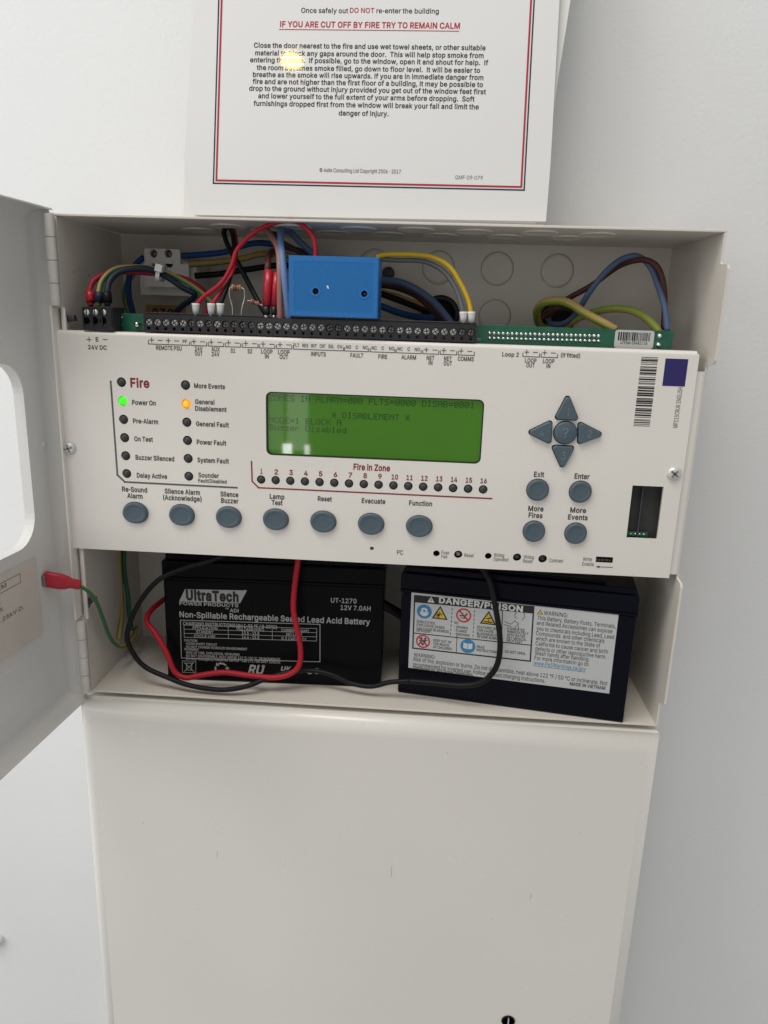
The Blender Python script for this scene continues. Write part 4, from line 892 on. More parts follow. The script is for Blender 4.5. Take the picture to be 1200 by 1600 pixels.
# ---------------------------------------------------------------- door, swung open
ang = R(4.0)
e = Vector((-math.sin(ang), -math.cos(ang), 0)); nn = Vector((math.cos(ang), -math.sin(ang), 0))
DL = .0125
FD = Frame(Vector((-.1915, -.005, 0)) - nn * DL, -e, (0, 0, 1))
Z0, Z1, A0, A1 = -.0045, .3078, -.385, .0065
wr = (-.30, FD.un(50, 760)[0], .1125, .2210)
win = rrect(*wr, .018, 8)
q = MB()
q.prism(FD, [(A0, Z0), (A1, Z0), (A1, Z1), (A0, Z1)], -.0012, 0, 'door_paint', [win])
q.prism(FD, rrect(wr[0] - .0012, wr[1] + .0012, wr[2] - .0012, wr[3] + .0012, .019, 8), -.0065, -.0012, 'door_paint', [win])
q.fbox(FD, A0, A1, Z0, Z0 + .0012, 0, DL, 'door_paint', .0004)
q.fbox(FD, A0, A1, Z1 - .0012, Z1, 0, DL, 'door_paint', .0004)
q.fbox(FD, A1 - .0012, A1, Z0 + .0012, Z1 - .0012, 0, DL - .002, 'door_paint', .0004)
q.fbox(FD, A0, A0 + .0012, Z0 + .0012, Z1 - .0012, 0, DL, 'door_paint', .0004)
# rounded folds inside the tray
def cove(p_axis, fixed, sgn, lo, hi, r=.0055):
    pr = [(0, 0)] + [(r - r * math.sin(R(90 * k / 6)), r - r * math.cos(R(90 * k / 6))) for k in range(7)][::-1]
    n = len(pr); vs = []
    for tt in (lo, hi):
        for d_, h_ in pr:
            c = fixed + sgn * d_
            vs.append(FD.pt(tt, c, h_) if p_axis == 'b' else FD.pt(c, tt, h_))
    fs = [(i, (i + 1) % n, (i + 1) % n + n, i + n) for i in range(1, n - 1)]
    if (p_axis == 'b') == (sgn > 0): fs = [f[::-1] for f in fs]
    q.add(vs, fs, 'door_paint', True)
cove('b', Z0 + .0012, 1, A0, A1); cove('b', Z1 - .0012, -1, A0, A1); cove('a', A1 - .0012, -1, Z0, Z1)
door = q.build('door', panel)
door['label'] = 'white metal door swung wide open on the left hinges'
fa, _ = FD.un(74, 1030); _, fb = FD.un(40, 1102)
q = MB(); q.prism(FD, rrect(-.36, fa, fb, .045, .006), 0, .0003, 'door_paint'); q.build('inner_film', door)
lr, _ = FD.un(61, 930); lt = FD.un(52, 871)[1]; lb = FD.un(65, 990)[1]
q = MB(); q.prism(FD, rrect(-.16, lr, lb, lt, .001), .0003, .0005, 'label_beige')
FDl = FD.shift(.0005)
bx = [FDl.un(31, 896), FDl.un(31, 909)]
q.line(FDl, [(-.12, bx[0][1]), (bx[0][0], bx[0][1]), (bx[0][0], bx[0][1] - .0055), (-.12, bx[0][1] - .0055)], .0003, .0001, 'ink_grey')
rl = q.build('rating_label', door)
for ln_ in (('SEM', 10, 917, 20, 7, 'r'), ('L', 2, 942, 4, 6, 'r'), ('15', 4.5, 954, 10, 6, 'r'), ('0mA 1.25kV D.', 37, 951, 60, 6.5, 'r')): text('label_text', rl, FDl, 'ink_dark', [ln_], bold=.0, h=.0001)
q = MB(); q.lathe(FD, *FD.un(69, 695), [(.0022, 0), (.0020, .0005), (.0008, .0007), (0, .0004)], 'door_paint', 14); q.build('weld_stud', door)
ta, tb = FD.un(69, 906)
q = MB(); q.fbox(FD, ta - .003, ta + .001, tb - .0035, tb + .0035, 0, .0022, 'tarnished_steel', .0004); q.build('earth_tab', door)

# ================================================================== LOWER CABINET
LX0, LX1, LY, LZ = -.1950, .1905, -.0115, -.0035
q = MB()
bm = bmesh.new(); bmesh.ops.create_cube(bm, size=1)
lo, hi = (LX0, LY, -.62), (LX1, WALL_Y - .0004, LZ)
for v in bm.verts: v.co = Vector([lo[i] + (v.co[i] + .5) * (hi[i] - lo[i]) for i in range(3)])
eds = [e_ for e_ in bm.edges if all(abs(v.co.y - LY) < 1e-6 for v in e_.verts) and any(v.co.z > -.1 for v in e_.verts)]
bmesh.ops.bevel(bm, geom=eds, offset=.0095, segments=8, profile=.5, affect='EDGES')
q.bm(bm, 'lower_paint', True)
lowroot = thing('lower_cabinet', 'plain white metal cabinet mounted directly below the fire alarm panel', 'cabinet', (0, .05, -.62))
body = q.build('cabinet_body', lowroot)
for pl in body.data.polygons:
    if pl.area > .002: pl.use_smooth = False
FLo = Frame((0, LY, 0), (1, 0, 0), (0, 0, 1))
a, b = FLo.un(794, 1595)
q = MB(); q.lathe(FLo, a, b, [(.0050, .0001), (.0047, .0009), (.0042, .0007), (.0040, .0003)], 'hole_black', 22)
q.add([FLo.pt(a + x, b + y, .0003) for x, y in circ(0, 0, .0040, 22)], [tuple(range(22))], 'hole_black')
q.box((a - .0004, LY - .0014, b - .0032), (a + .0004, LY - .0003, b + .0032), 'chrome'); q.build('lock', lowroot)

for (u0, v0), (u1, v1) in (((340, 1330), (338.5, 1339)), ((612, 1353), (611.5, 1370)), ((831, 1397), (828, 1405)), ((768, 1435), (768.5, 1437)), ((715, 1286), (716, 1287)), ((402, 1238), (403, 1239)), ((698, 1176), (700, 1178)), ((310, 1420), (311, 1421)), ((905, 1300), (906, 1302))):
    q = MB(); q.line(FLo, [FLo.un(u0, v0), FLo.un(u1, v1)], .00022, .00006, 'ink_scuff'); q.build('paint_scratch', lowroot)
# wall fixing at the left edge
p_ = at(-4, 1466, WALL_Y)
q = MB(); F2 = Frame(p_, (1, 0, 0), (0, 0, 1)); q.lathe(F2, 0, 0, [(.0062, 0), (.0062, .003), (.0050, .0062), (.0030, .0075), (0, .0078)], 'tie_white', 20)
tag(q.build('wall_fixing'), 'small white round fixing on the wall at lower left edge', 'wall fixing')

# ================================================================== NOTICE
ln = math.atan(.2)
FN = Frame((0, .012, H + .0024), (1, 0, 0), (0, math.sin(ln), math.cos(ln)))
notice = thing('fire_notice', 'white printed fire safety notice with red and navy border leaning above the panel', 'notice', (0, .012, H + .0012))
NP = [(-.1108, 0), (.0929, .0012), (.0937, .033), (.0938, .30), (-.1150, .30), (-.1149, .122), (-.1168, .066), (-.1182, .030)]
q = MB(); q.prism(FN, NP, -.0016, 0, 'paper'); sheet = q.build('printed_sheet', notice)
q = MB(); q.prism(FN, [(-.1187, -.0008), (.0915, -.0008), (.0930, .03), (.0942, .064), (.0958, .082), (.0975, .098), (.1006, .128), (.1035, .17), (.100, .28), (-.115, .28), (-.1165, .10), (-.1190, .032)], -.0044, -.0032, 'sleeve'); q.build('backing_sheet', notice)
q = MB(); q.fbox(FN, -.105, .088, .0006, .0016, -.0030, -.0017, 'paper'); q.build('folded_edge', notice)
fr = [FN.un(331.5, 287.5), FN.un(819.5, 296)]
fz = (fr[0][1] + fr[1][1]) / 2; fx0, fx1 = -.1003, .0796
def ubord(inset, wd, m, h):
    z = fz + inset; x0, x1 = fx0 + inset, fx1 - inset
    q = MB(); q.line(FN, [(x0, .285), (x0, z), (x1, z), (x1, .285)], wd, h, m); q.build('printed_border', sheet)
ubord(0.0, .0008, 'ink_notice_navy', .00012); ubord(.0017, .0011, 'ink_notice_red', .00012)
text('notice_text', sheet, FN, 'ink_notice', [('Once safely out', 470.5, 20, 73, 7.6, 'l'), ('DO NOT', 546.5, 20, 38, 7.6, 'l', 'ink_notice_red'), ('re-enter the building', 588, 20.5, 97, 7.6, 'l')], bold=.012, res=3)
text('notice_heading', sheet, FN, 'ink_notice_red', [('IF YOU ARE CUT OFF BY FIRE TRY TO REMAIN CALM', 577, 43.5, 281, 8.8, 'c')], bold=.022, res=3)
q = MB(); a = FN.un(436.5, 46); b = FN.un(717, 46); q.line(FN, [(a[0], a[1]), (b[0], a[1])], .0004, .00012, 'ink_notice_red'); q.build('heading_underline', sheet)
para = [('Close the door nearest to the fire and use wet towel sheets, or other suitable', 576, 76.5, 362), ('material to block any gaps around the door.  This will help stop smoke from', 575.5, 88.5, 357), ('entering the room.  If possible, go to the window, open it and shout for help.  If', 575, 99.5, 372),
        ('the room becomes smoke filled, go down to floor level.  It will be easier to', 574, 111.5, 349), ('breathe as the smoke will rise upwards. If you are in immediate danger from', 573.5, 122.5, 360), ('fire and are not higher than the first floor of a building, it may be possible to', 573, 133.5, 360),
        ('drop to the ground without injury provided you get out of the window feet first', 572.5, 144.5, 370), ('and lower yourself to the full extent of your arms before dropping.  Soft', 571, 156, 338), ('furnishings dropped first from the window will break your fall and limit the', 570.5, 168, 352), ('danger of injury.', 568, 181, 78)]
text('notice_text', sheet, FN, 'ink_notice', [(s_, u, v, wd, 7.6, 'c') for s_, u, v, wd in para], bold=.018, res=2)
text('notice_text', sheet, FN, 'ink_notice', [('© 4site Consulting Ltd Copyright 2006 - 2017', 562.5, 270, 127, 6, 'c')], bold=.002)
text('notice_text', sheet, FN, 'ink_thin', [('QMF-09-079', 732.5, 280.5, 43, 6, 'c')], bold=0.0)

# ================================================================== BATTERIES
def battery(name, p0, p1, m, label):
    p0 = Vector(p0); p1 = Vector(p1); ux = (p1 - p0).normalized()
    F = Frame(p0, ux, (0, 0, 1)); L = .1505; Wd = .065
    root = thing(name, label, 'battery', p0 + ux * L / 2 - F.n * Wd / 2, 'sealed lead acid batteries in the panel')
    q = MB(); q.fbox(F, 0, L, 0, .0745, -Wd, 0, m, .0012); body = q.build('battery_case', root)
    q = MB(); q.fbox(F, -.0008, L + .0008, .0748, .0765, -Wd - .0008, .0008, m, .0005)
    q.fbox(F, -.0006, L + .0006, .0765, .0880, -Wd - .0006, .0005, m, .0010)
    q.fbox(F, .0016, L - .0016, .0880, .0925, -Wd + .0015, -.0012, m, .0010)
    q.fbox(F, .020, L - .020, .0925, .0945, -Wd + .006, -.004, m, .0008); q.build('battery_lid', root)
    return root, F, body
bat_l, FBL, case_l = battery('battery', (-.1438, .0213, TH + .0002), (.0062, .0268, TH + .0002), 'battery_plastic', 'black sealed battery with silver printing at the left of the panel floor')
bat_r, FBR, case_r = battery('battery', (.0186, .0219, TH + .0002), (.1671, -.001, TH + .0002), 'battery_navy', 'black sealed battery with white danger label at the right of the panel floor')
# left battery print
q = MB(); q.poly(FBL, [FBL.un(*p_) for p_ in ((280, 939.5), (375, 942.5), (386, 922.5), (289, 920.5))], .00015, 'ink_silver'); q.build('logo_plate', bat_l)
text('logo_text', bat_l, FBL, 'ink_black', [('UltraTech', 332, 938.3, 82, 14.5, 'c')], bold=.044, h=.0003, res=3)
text('printed_text', bat_l, FBL, 'ink_silver', [('POWER PRODUCTS', 326.5, 946.8, 92, 5.0, 'c'), ('®', 382.5, 926, 4, 4, 'c'), ('TM', 354.5, 952, 5, 2.5, 'c'), ('ADI', 366, 956.5, 14, 5.2, 'c')], bold=.02)
text('printed_text', bat_l, FBL, 'ink_silver', [('Non-Spillable Rechargeable Sealed Lead Acid Battery', 429, 970, 297, 8.6, 'c'), ('UT-1270', 537, 942, 40, 7, 'c'), ('12V 7.0AH', 555.5, 953.5, 47, 7, 'c')], bold=.018, res=3)
bl = [('CHARGING INSTRUCTIONS(@41-95 °F / 5-35°C)', 286, 976.5, 146, 5.2, 'l'), ('APPLICATION', 320, 983, 39, 4.4, 'c'), ('VOLTAGE(VDC)', 391, 985.5, 43, 4.4, 'c'), ('CURRENT(AMP)', 461, 987.5, 43, 4.4, 'c'),
      ('STANDBY', 320, 989.5, 27, 4.4, 'c'), ('13.5 - 13.8', 391.5, 991.5, 27, 4.4, 'c'), ('NO LIMIT', 460, 993.5, 25, 4.4, 'c'), ('CYCLE USE', 320, 996.5, 33, 4.4, 'c'), ('14.4 - 15.0', 391.5, 998, 27, 4.4, 'c'), ('0.3 CAPACITY', 459.5, 1000.5, 39, 4.4, 'c'),
      ('CAUTION', 288, 1002, 20, 3.6, 'l'), ('·AVOID SHORT CIRCUIT', 290, 1007, 49, 3.6, 'l'), ('·DO NOT CHARGE IN SEALED ENVIRONMENT', 290, 1012, 96, 3.6, 'l'), ('WARNING', 288, 1016, 22, 3.6, 'l'), ('·RISK OF FIRE, EXPLOSION, OR BURNS', 290, 1021, 84, 3.6, 'l'), ('·DO NOT DISASSEMBLE, HEAT ABOVE 122 °F / 50 °C, OR INCINERATE', 290, 1026, 147, 3.8, 'l'), ('24-Hour Emergency Response Service - Call 571.708.3807 (US/CA)', 291, 1030.5, 146, 3.6, 'l')]
text('printed_text', bat_l, FBL, 'ink_silver', bl, bold=.012)
q = MB()
def rectl(q, F, c, wd, m, h=.00013): q.line(F, [F.un(*p_) for p_ in c], wd, h, m, True)
rectl(q, FBL, ((282, 967.8 + 1), (500, 975.5), (500, 1034), (283.5, 1028)), .00045, 'ink_silver')
rectl(q, FBL, ((287.5, 976.5), (495, 982), (494.5, 1001.5), (288, 995.5)), .0003, 'ink_silver')
for c in (((288, 983), (495, 988.5)), ((288, 989.5), (495, 995)), ((356.5, 979), (357, 997.5)), ((425.5, 980), (425.5, 999.5))): q.line(FBL, [FBL.un(*p_) for p_ in c], .00028, .00013, 'ink_silver')
q.build('printed_table', bat_l)
q = MB()
rectl(q, FBL, ((285, 1032.5), (306, 1033), (306, 1051), (285, 1050.5)), .0003, 'ink_silver')
for c in (((288, 1035), (303, 1049)), ((303, 1035), (288, 1049)), ((290, 1036), (301, 1036)), ((291, 1036), (292, 1047)), ((300, 1036), (299, 1047)), ((292, 1047), (299, 1047))): q.line(FBL, [FBL.un(*p_) for p_ in c], .0004, .00013, 'ink_silver')
ca, cb = FBL.un(346, 1045)
for k in range(3):
    t = R(90 + 120 * k); pts = [(ca + .0042 * math.cos(t + s_), cb + .0042 * math.sin(t + s_)) for s_ in (-.75, -.4, 0, .4)]
    q.line(FBL, pts, .0012, .00014, 'ink_silver')
    t2 = t + .62; px, py = ca + .0042 * math.cos(t2), cb + .0042 * math.sin(t2)
    q.poly(FBL, [(px + .0017 * math.cos(t2 + x), py + .0017 * math.sin(t2 + x)) for x in (math.pi / 2, math.pi, 0)], .00016, 'ink_silver')
for u in (484, 495):
    ca, cb = FBL.un(u, 1048.5); q.line(FBL, [(ca + .0020 * math.cos(R(t)), cb + .0020 * math.sin(R(t))) for t in range(60, 301, 30)], .0006, .00014, 'ink_silver')
    if u == 495: q.line(FBL, [(ca - .0018, cb), (ca + .0004, cb)], .0005, .00015, 'ink_silver')
q.build('approval_marks', bat_l)
text('approval_marks', bat_l, FBL, 'ink_silver', [('RU', 399, 1052.5, 23, 13, 'c'), ('®', 410.5, 1043, 4, 4, 'c'), ('UK', 446, 1048, 15, 6.5, 'c'), ('CA', 446, 1055.5, 15, 5.5, 'c')], bold=.03, shear=.25)

# right battery label
cs = [FBR.un(643, 925), FBR.un(966, 957.5), FBR.un(953, 1080.5), FBR.un(638, 1046)]
x0, x1 = (cs[0][0] + cs[3][0]) / 2, (cs[1][0] + cs[2][0]) / 2; z0, z1 = (cs[2][1] + cs[3][1]) / 2, (cs[0][1] + cs[1][1]) / 2
q = MB(); q.prism(FBR, [(x0, z0), (x1, z0), (x1, z1), (x0, z1)], 0, .0002, 'label_white'); wl = q.build('warning_label', bat_r)
FX = FBR.shift(.0002)
def up(*ps): return [FX.un(*p_) for p_ in ps]
q = MB()
q.line(FX, up((648, 930.5), (834, 948), (828.5, 1033), (645, 1012.5)), .0009, .0001, 'ink_black', True)
q.poly(FX, up((648, 931), (833.5, 948.5), (833, 958.5), (648, 941)), .00012, 'ink_black')
q.line(FX, up((646, 989), (829, 1008)), .0006, .00011, 'ink_black')
q.line(FX, up((714, 993), (713, 1020)), .0004, .00011, 'ink_black')
q.line(FX, up((785, 955), (783, 1028)), .0005, .00011, 'ink_black')
for u in (706.5, 741.5):
    for k in range(7): q.line(FX, up((u - k * .4, 950.5 + (u - 706) * .095 + k * 6.3), (u - k * .4 - .2, 953.5 + (u - 706) * .095 + k * 6.3)), .0004, .00011, 'ink_black')
q.build('label_frame', wl)
def disc(q, u, v, r, m, h): a, b = FX.un(u, v); q.prism(FX, circ(a, b, r, 26), h - .00003, h, m)
def ring(q, u, v, r, m, h, bar=True):
    a, b = FX.un(u, v); q.prism(FX, circ(a, b, r, 26), h - .00003, h, m, [circ(a, b, r * .80, 26)])
    if bar: q.line(FX, [(a - r * .62, b + r * .62), (a + r * .62, b - r * .62)], r * .2, h + .00002, m)
def trig(q, u, v, r, h):
    a, b = FX.un(u, v); q.poly(FX, [(a - r, b - r * .75), (a + r, b - r * .75), (a, b + r)], h, 'ink_black'); s_ = .72
    q.poly(FX, [(a - r * s_, b - r * .60), (a + r * s_, b - r * .60), (a, b + r * s_)], h + .00004, 'sign_yellow')
    return a, b
q = MB()
disc(q, 663, 955.5, .0050, 'sign_blue', .00012); a, b = FX.un(663, 955.5)
q.prism(FX, circ(a, b - .0003, .0030, 20), .00013, .00015, 'ink_white'); q.prism(FX, rrect(a - .0029, a + .0029, b - .0004, b + .0013, .0006), .00016, .00018, 'sign_blue'); q.prism(FX, circ(a - .0013, b + .0004, .0008, 10), .00019, .00021, 'ink_white'); q.prism(FX, circ(a + .0013, b + .0004, .0008, 10), .00019, .00021, 'ink_white')
a, b = trig(q, 687.5, 958.5, .0054, .00012)
for k in range(9):
    t = R(20 + 32 * k); q.line(FX, [(a - .0006, b - .0014), (a - .0006 + .0026 * math.cos(t), b - .0012 + .0022 * math.sin(t))], .0004, .00019, 'ink_black')
a, b = FX.un(724.5, 961.5); q.line(FX, [(a - .0024, b - .0004), (a + .0005, b - .0004)], .0007, .00012, 'ink_black'); q.line(FX, [(a + .0004, b - .0012), (a + .0022, b + .0014)], .0008, .00012, 'ink_black'); q.line(FX, [(a - .002, b - .002), (a + .0016, b - .002)], .0004, .00012, 'ink_black')
ring(q, 724.5, 961.5, .0050, 'sign_red', .00016)
a, b = trig(q, 763, 966.5, .0054, .00012)
q.line(FX, [(a - .0024, b - .0024), (a + .0022, b - .0024)], .0008, .00019, 'ink_black'); q.line(FX, [(a - .0010, b - .0002), (a + .0016, b + .0006)], .0007, .00019, 'ink_black'); q.line(FX, [(a + .0002, b - .0008), (a + .0002, b - .0018)], .0005, .00019, 'ink_black')
# rinsing head pictogram
a, b = FX.un(812, 964); q.line(FX, [(a + .0032 * math.cos(R(t)), b + .001 + .0030 * math.sin(R(t))) for t in range(-60, 231, 24)], .0003, .00012, 'ink_black')
a, b = FX.un(803, 975); q.line(FX, [(a - .006, b + .001), (a - .002, b - .0004), (a + .0005, b + .0024), (a + .003, b + .0005), (a + .001, b - .002), (a + .001, b - .004)], .0003, .00012, 'ink_black'); q.line(FX, [(a - .006, b - .0012), (a - .002, b - .0018), (a - .0014, b - .0034)], .0003, .00012, 'ink_black'); q.line(FX, [(a + .003, b - .001), (a + .003, b - .004)], .0003, .00012, 'ink_black')
a, b = FX.un(661, 1002)
for sx in (-.0011, .0014):
    q.prism(FX, circ(a + sx, b + .0022, .0007, 10), .0001, .00013, 'ink_black'); q.line(FX, [(a + sx, b + .0015), (a + sx - .0003, b - .0004), (a + sx + .0009, b - .0026)], .0008, .00012, 'ink_black'); q.line(FX, [(a + sx - .0003, b - .0004), (a + sx - .0014, b - .0024)], .0007, .00012, 'ink_black'); q.line(FX, [(a + sx - .0015, b + .0002), (a + sx + .0014, b + .001)], .0005, .00012, 'ink_black')
ring(q, 661, 1002, .0048, 'sign_red', .00016)
disc(q, 731, 1009.5, .0050, 'sign_blue', .00012); a, b = FX.un(731, 1009.5)
q.poly(FX, [(a - .003, b - .0016), (a - .0002, b - .0022), (a - .0002, b + .0018), (a - .003, b + .0022)], .00016, 'ink_white'); q.poly(FX, [(a + .003, b - .0016), (a + .003, b + .0022), (a + .0002, b + .0018), (a + .0002, b - .0022)], .00016, 'ink_white')
a, b = FX.un(673.5, 937.5); q.poly(FX, [(a - .0024, b - .0017), (a + .0024, b - .0017), (a, b + .0024)], .00018, 'ink_white'); q.line(FX, [(a, b + .0010), (a, b - .0005)], .0005, .00022, 'ink_black')
a, b = trig(q, 844, 956.5, .0019, .00012)
q.build('hazard_symbols', wl)
tilt = 0
text('label_text', wl, FX, 'ink_white', [('DANGER/POISON', 750.5, 948.6, 131, 8.6, 'c')], bold=.035, h=.0002, res=3)
W1 = [('SHIELD EYES.', 651, 972.5, 29), ('EXPLOSIVE GASES', 651, 977.7, 43), ('CAN CAUSE BLINDNESS', 650.5, 983, 50), ('OR INJURY.', 650.5, 986.5, 23), ('NO', 710, 974.5, 6), ('· SPARKS', 710, 981, 21), ('· FLAMES', 710, 986.5, 19), ('· SMOKING', 709.5, 992, 24),
      ('SULFURIC ACID', 745.5, 981, 36), ('CAN CAUSE', 745, 986, 26), ('BLINDNESS OR', 745, 991.2, 34), ('SEVERE BURNS', 745, 996, 34), ('FLUSH EYES', 792.5, 983.5, 27), ('IMMEDIATELY', 792.5, 988.2, 33), ('WITH WATER.', 792, 993.2, 29), ('GET MEDICAL', 791.5, 998, 31), ('HELP FAST', 791.5, 1002.5, 24),
      ('KEEP OUT OF', 677, 1002, 28), ('THE REACH', 676.5, 1007.2, 25), ('OF CHILDREN.', 676.5, 1012.3, 30), ('READ', 745, 1012, 12), ('INSTRUCTIONS', 744.5, 1017, 33), ('DO NOT OPEN.', 789, 1019.5, 32)]
text('label_text', wl, FX, 'ink_dark', [(*t, 3.8, 'l') for t in W1], bold=.012)
W2 = [('WARNING:', 849.5, 960.5, 37, 6.4), ('This Battery, Battery Posts, Terminals,', 839.5, 968, 120, 6.2), ('and Related Accessories can expose', 838.5, 976, 116, 6.2), ('you to chemicals including Lead, Lead', 838, 984.5, 119, 6.2), ('Compounds  and other chemicals', 837.5, 992.2, 105, 6.2), ('which are known to the State of', 837, 1000, 99, 6.2), ('California to cause cancer and birth', 836.5, 1008, 111, 6.2), ('defects or other reproductive harm.', 836, 1016, 109, 6.2), ('Wash hands after handling.', 835.5, 1023, 84, 6.2), ('For more information go to:', 835, 1030.5, 84, 6.2)]
text('label_text', wl, FX, 'ink_dark', [(*t, 'l') for t in W2] + [('www.P65Warnings.ca.gov', 834, 1038.5, 80, 6.2, 'l', 'ink_blue_link'), ('WARNING:', 646.5, 1025.5, 33, 6, 'l'), ('Risk of fire, explosion or burns. Do not disassemble, heat above 122 °F / 50 °C or incinerate. Not', 646, 1032.5, 286, 6.2, 'l'), ('recommended for inverted use. Follow product charging instructions.', 645.5, 1040.5, 198, 6.2, 'l')], bold=.002)
text('label_text', wl, FX, 'ink_black', [('Distributed by: ADI Global Distribution', 645.5, 1045, 91, 4.4, 'l')], bold=.014)
text('label_text', wl, FX, 'ink_black', [('MADE IN VIETNAM', 890, 1070.5, 55, 5, 'l')], bold=.014)
q = MB(); a = up((834, 1040)); b = up((914, 1047)); q.line(FX, [a[0], (b[0][0], a[0][1])], .0003, .00012, 'ink_blue_link'); q.build('link_underline', wl)

# ================================================================== BLUE 3D-PRINTED BOX
YBX = -.008
FX2 = Frame((0, YBX, 0), (1, 0, 0), (0, 0, 1))
bx = (-.0515, -.0004, .2518, .2849)
blue = thing('printed_box', 'bright blue printed plastic box standing on the long terminal strip', 'plastic box', ((bx[0] + bx[1]) / 2, .004, bx[2]))
h1, h2 = FX2.un(493, 455), FX2.un(569, 459)
q = MB(); q.prism(FX2, [(bx[0] + .0004, bx[2] + .0004), (bx[1] - .0004, bx[2] + .0004), (bx[1] - .0004, bx[3] - .0004), (bx[0] + .0004, bx[3] - .0004)], -.003, 0, 'blue_plain', [[(bx[0] + .003, bx[2] + .003), (bx[1] - .003, bx[2] + .003), (bx[1] - .003, bx[3] - .003), (bx[0] + .003, bx[3] - .003)]])
q.box((bx[0], YBX + .0003, bx[2]), (bx[1], YBX + .026, bx[3]), 'blue_plain', .0005) if False else None
for lo, hi in (((bx[0], bx[2]), (bx[0] + .0016, bx[3])), ((bx[1] - .0016, bx[2]), (bx[1], bx[3])), ((bx[0] + .0016, bx[2]), (bx[1] - .0016, bx[2] + .0016)), ((bx[0] + .0016, bx[3] - .0016), (bx[1] - .0016, bx[3]))):
    q.box((lo[0], YBX + .0003, lo[1]), (hi[0], YBX + .026, hi[1]), 'blue_plain')
q.build('box_shell', blue)
q = MB(); q.prism(FX2, [(bx[0] + .003, bx[2] + .003), (bx[1] - .003, bx[2] + .003), (bx[1] - .003, bx[3] - .003), (bx[0] + .003, bx[3] - .003)], -.0028, -.0001, 'printed_blue', [circ(*h1, .0017, 18), circ(*h2, .0017, 18)])
q.build('box_lid', blue)
for hh in (h1, h2):
    q = MB(); q.prism(FX2, circ(*hh, .0031, 22), -.0001, .00012, 'blue_plain', [circ(*hh, .0018, 18)]); q.build('hole_rim', blue)
q = MB(); q.prism(FX2, [(bx[0] + .002, bx[2] + .002), (bx[1] - .002, bx[2] + .002), (bx[1] - .002, bx[3] - .002), (bx[0] + .002, bx[3] - .002)], -.0065, -.006, 'hole_black'); q.build('inner_board', blue)
q = MB(); q.lathe(FX2, *h1, [(.0013, -.006), (.0013, -.0028), (.0008, -.0018), (0, -.0015)], 'led_red_dim', 12); q.build('indicator_lamp', blue)
q = MB(); q.lathe(FX2, *h2, [(.0011, -.006), (.0011, -.0032), (0, -.003)], 'tarnished_steel', 10); q.build('reset_pin', blue)
q = MB(); a, b = FX2.un(512, 449); q.prism(FX2, [(a - .0007, b + .0009), (a - .0003, b - .0004), (a + .0007, b - .0009), (a + .0006, b + .0002), (a + .0001, b + .0010)], -.0001, .0001, 'ferrule_white'); q.build('paint_chip', blue)
q = MB(); q.box((bx[0] + .002, YBX + .004, tz1 + .0016), (bx[1] - .004, YBX + .018, bx[2]), 'pcb_green'); q.build('circuit_board', blue)

# ================================================================== MAINS CONNECTOR BLOCK
YK = .058
FK = Frame((0, YK, 0), (1, 0, 0), (0, 0, 1))
def kp(u, v): return FK.un(u, v)
cb_ = thing('connector_block', 'white stepped mains connector block fixed to the back of the panel', 'connector', (-.165, D, .262))
c0, c1 = kp(211, 405), kp(304, 463)
q = MB(); q.fbox(FK, c0[0], c1[0], c1[1], c0[1], -.0328, -.006, 'connector_white', .0008); q.build('connector_base', cb_)
for i, (u0, u1, v0, v1) in enumerate(((224, 281, 388, 414), (225, 295, 411, 440), (227, 307, 436, 450))):
    a0, b1 = kp(u0, v0); a1, b0 = kp(u1, v1)
    q = MB(); hs = []
    us = ((239, 262) if i == 0 else (242, 264) if i == 1 else (268, 288)); vv = (396, 412, 432)[i]
    hs = [circ(*kp(u, vv), .0026, 16) for u in us]
    q.prism(FK, [(a0, b0), (a1, b0), (a1, b1), (a0, b1)], -.007, -.001 + i * .0006, 'connector_white', hs)
    pt = q.build('connector_pole', cb_)
    for u in us:
        q = MB(); q.lathe(FK, *kp(u, vv), [(.0022, -.0068), (.0022, -.004), (0, -.0038)], 'tarnished_steel', 14); q.build('clamp_screw', pt)

# ================================================================== WIRES
def wire(label, pts, r, m, m2=None, name='wire', split=(0, 4), cat='wire', group=None, n=10):
    q = MB(); jr = random.Random(len(label) * 7 + len(pts))
    P = spline([at(p_[0] + (jr.uniform(-1.1, 1.1) if 0 < i < len(pts) - 1 else 0), p_[1] + (jr.uniform(-1.1, 1.1) if 0 < i < len(pts) - 1 else 0), p_[2]) for i, p_ in enumerate(pts)], 7); q.tube(P, r, m, n, m2, split=split)
    o = q.build(name); tag(o, label, cat, group); return o
def ferrule(o, u, v0, v1, y, m='ferrule_white', r=.0021):
    q = MB(); a = at(u, v0, y); b = at(u, v1, y); q.tube([a, a.lerp(b, .15), a.lerp(b, .5), b], r, m, 12, radii=[r * 1.15, r * 1.1, r * .95, r * .75]); return q.build('ferrule', o)

# supply leads from the three-way connector
o = wire('crimson supply lead curving from left connector behind the cable tie', [(142, 478, .008), (140, 460, .010), (147, 438, .014), (172, 426, .020), (210, 424, .025), (252, 428, .028), (290, 437, .030), (318, 455, .032), (326, 475, .032), (316, 500, .030)], 0.0017, 'wire_crimson'); 
q = MB(); q.tube([at(142, 472, .008), at(140.5, 462, .0095), at(141, 455, .0105)], .0026, 'crimp_red', 12); q.build('sleeve', o)
o = wire('green and yellow supply lead arching through the white cable tie', [(154, 478, .008), (155, 460, .009), (161, 437, .013), (180, 420, .018), (212, 417, .022), (252, 424, .025), (288, 440, .027), (318, 460, .028), (338, 485, .028), (342, 505, .028)], 0.0016, 'wire_green', 'wire_tan')
q = MB(); q.tube([at(154, 473, .008), at(154.5, 464, .0085), at(155, 457, .009)], .0026, 'wire_navy', 12); q.build('sleeve', o)
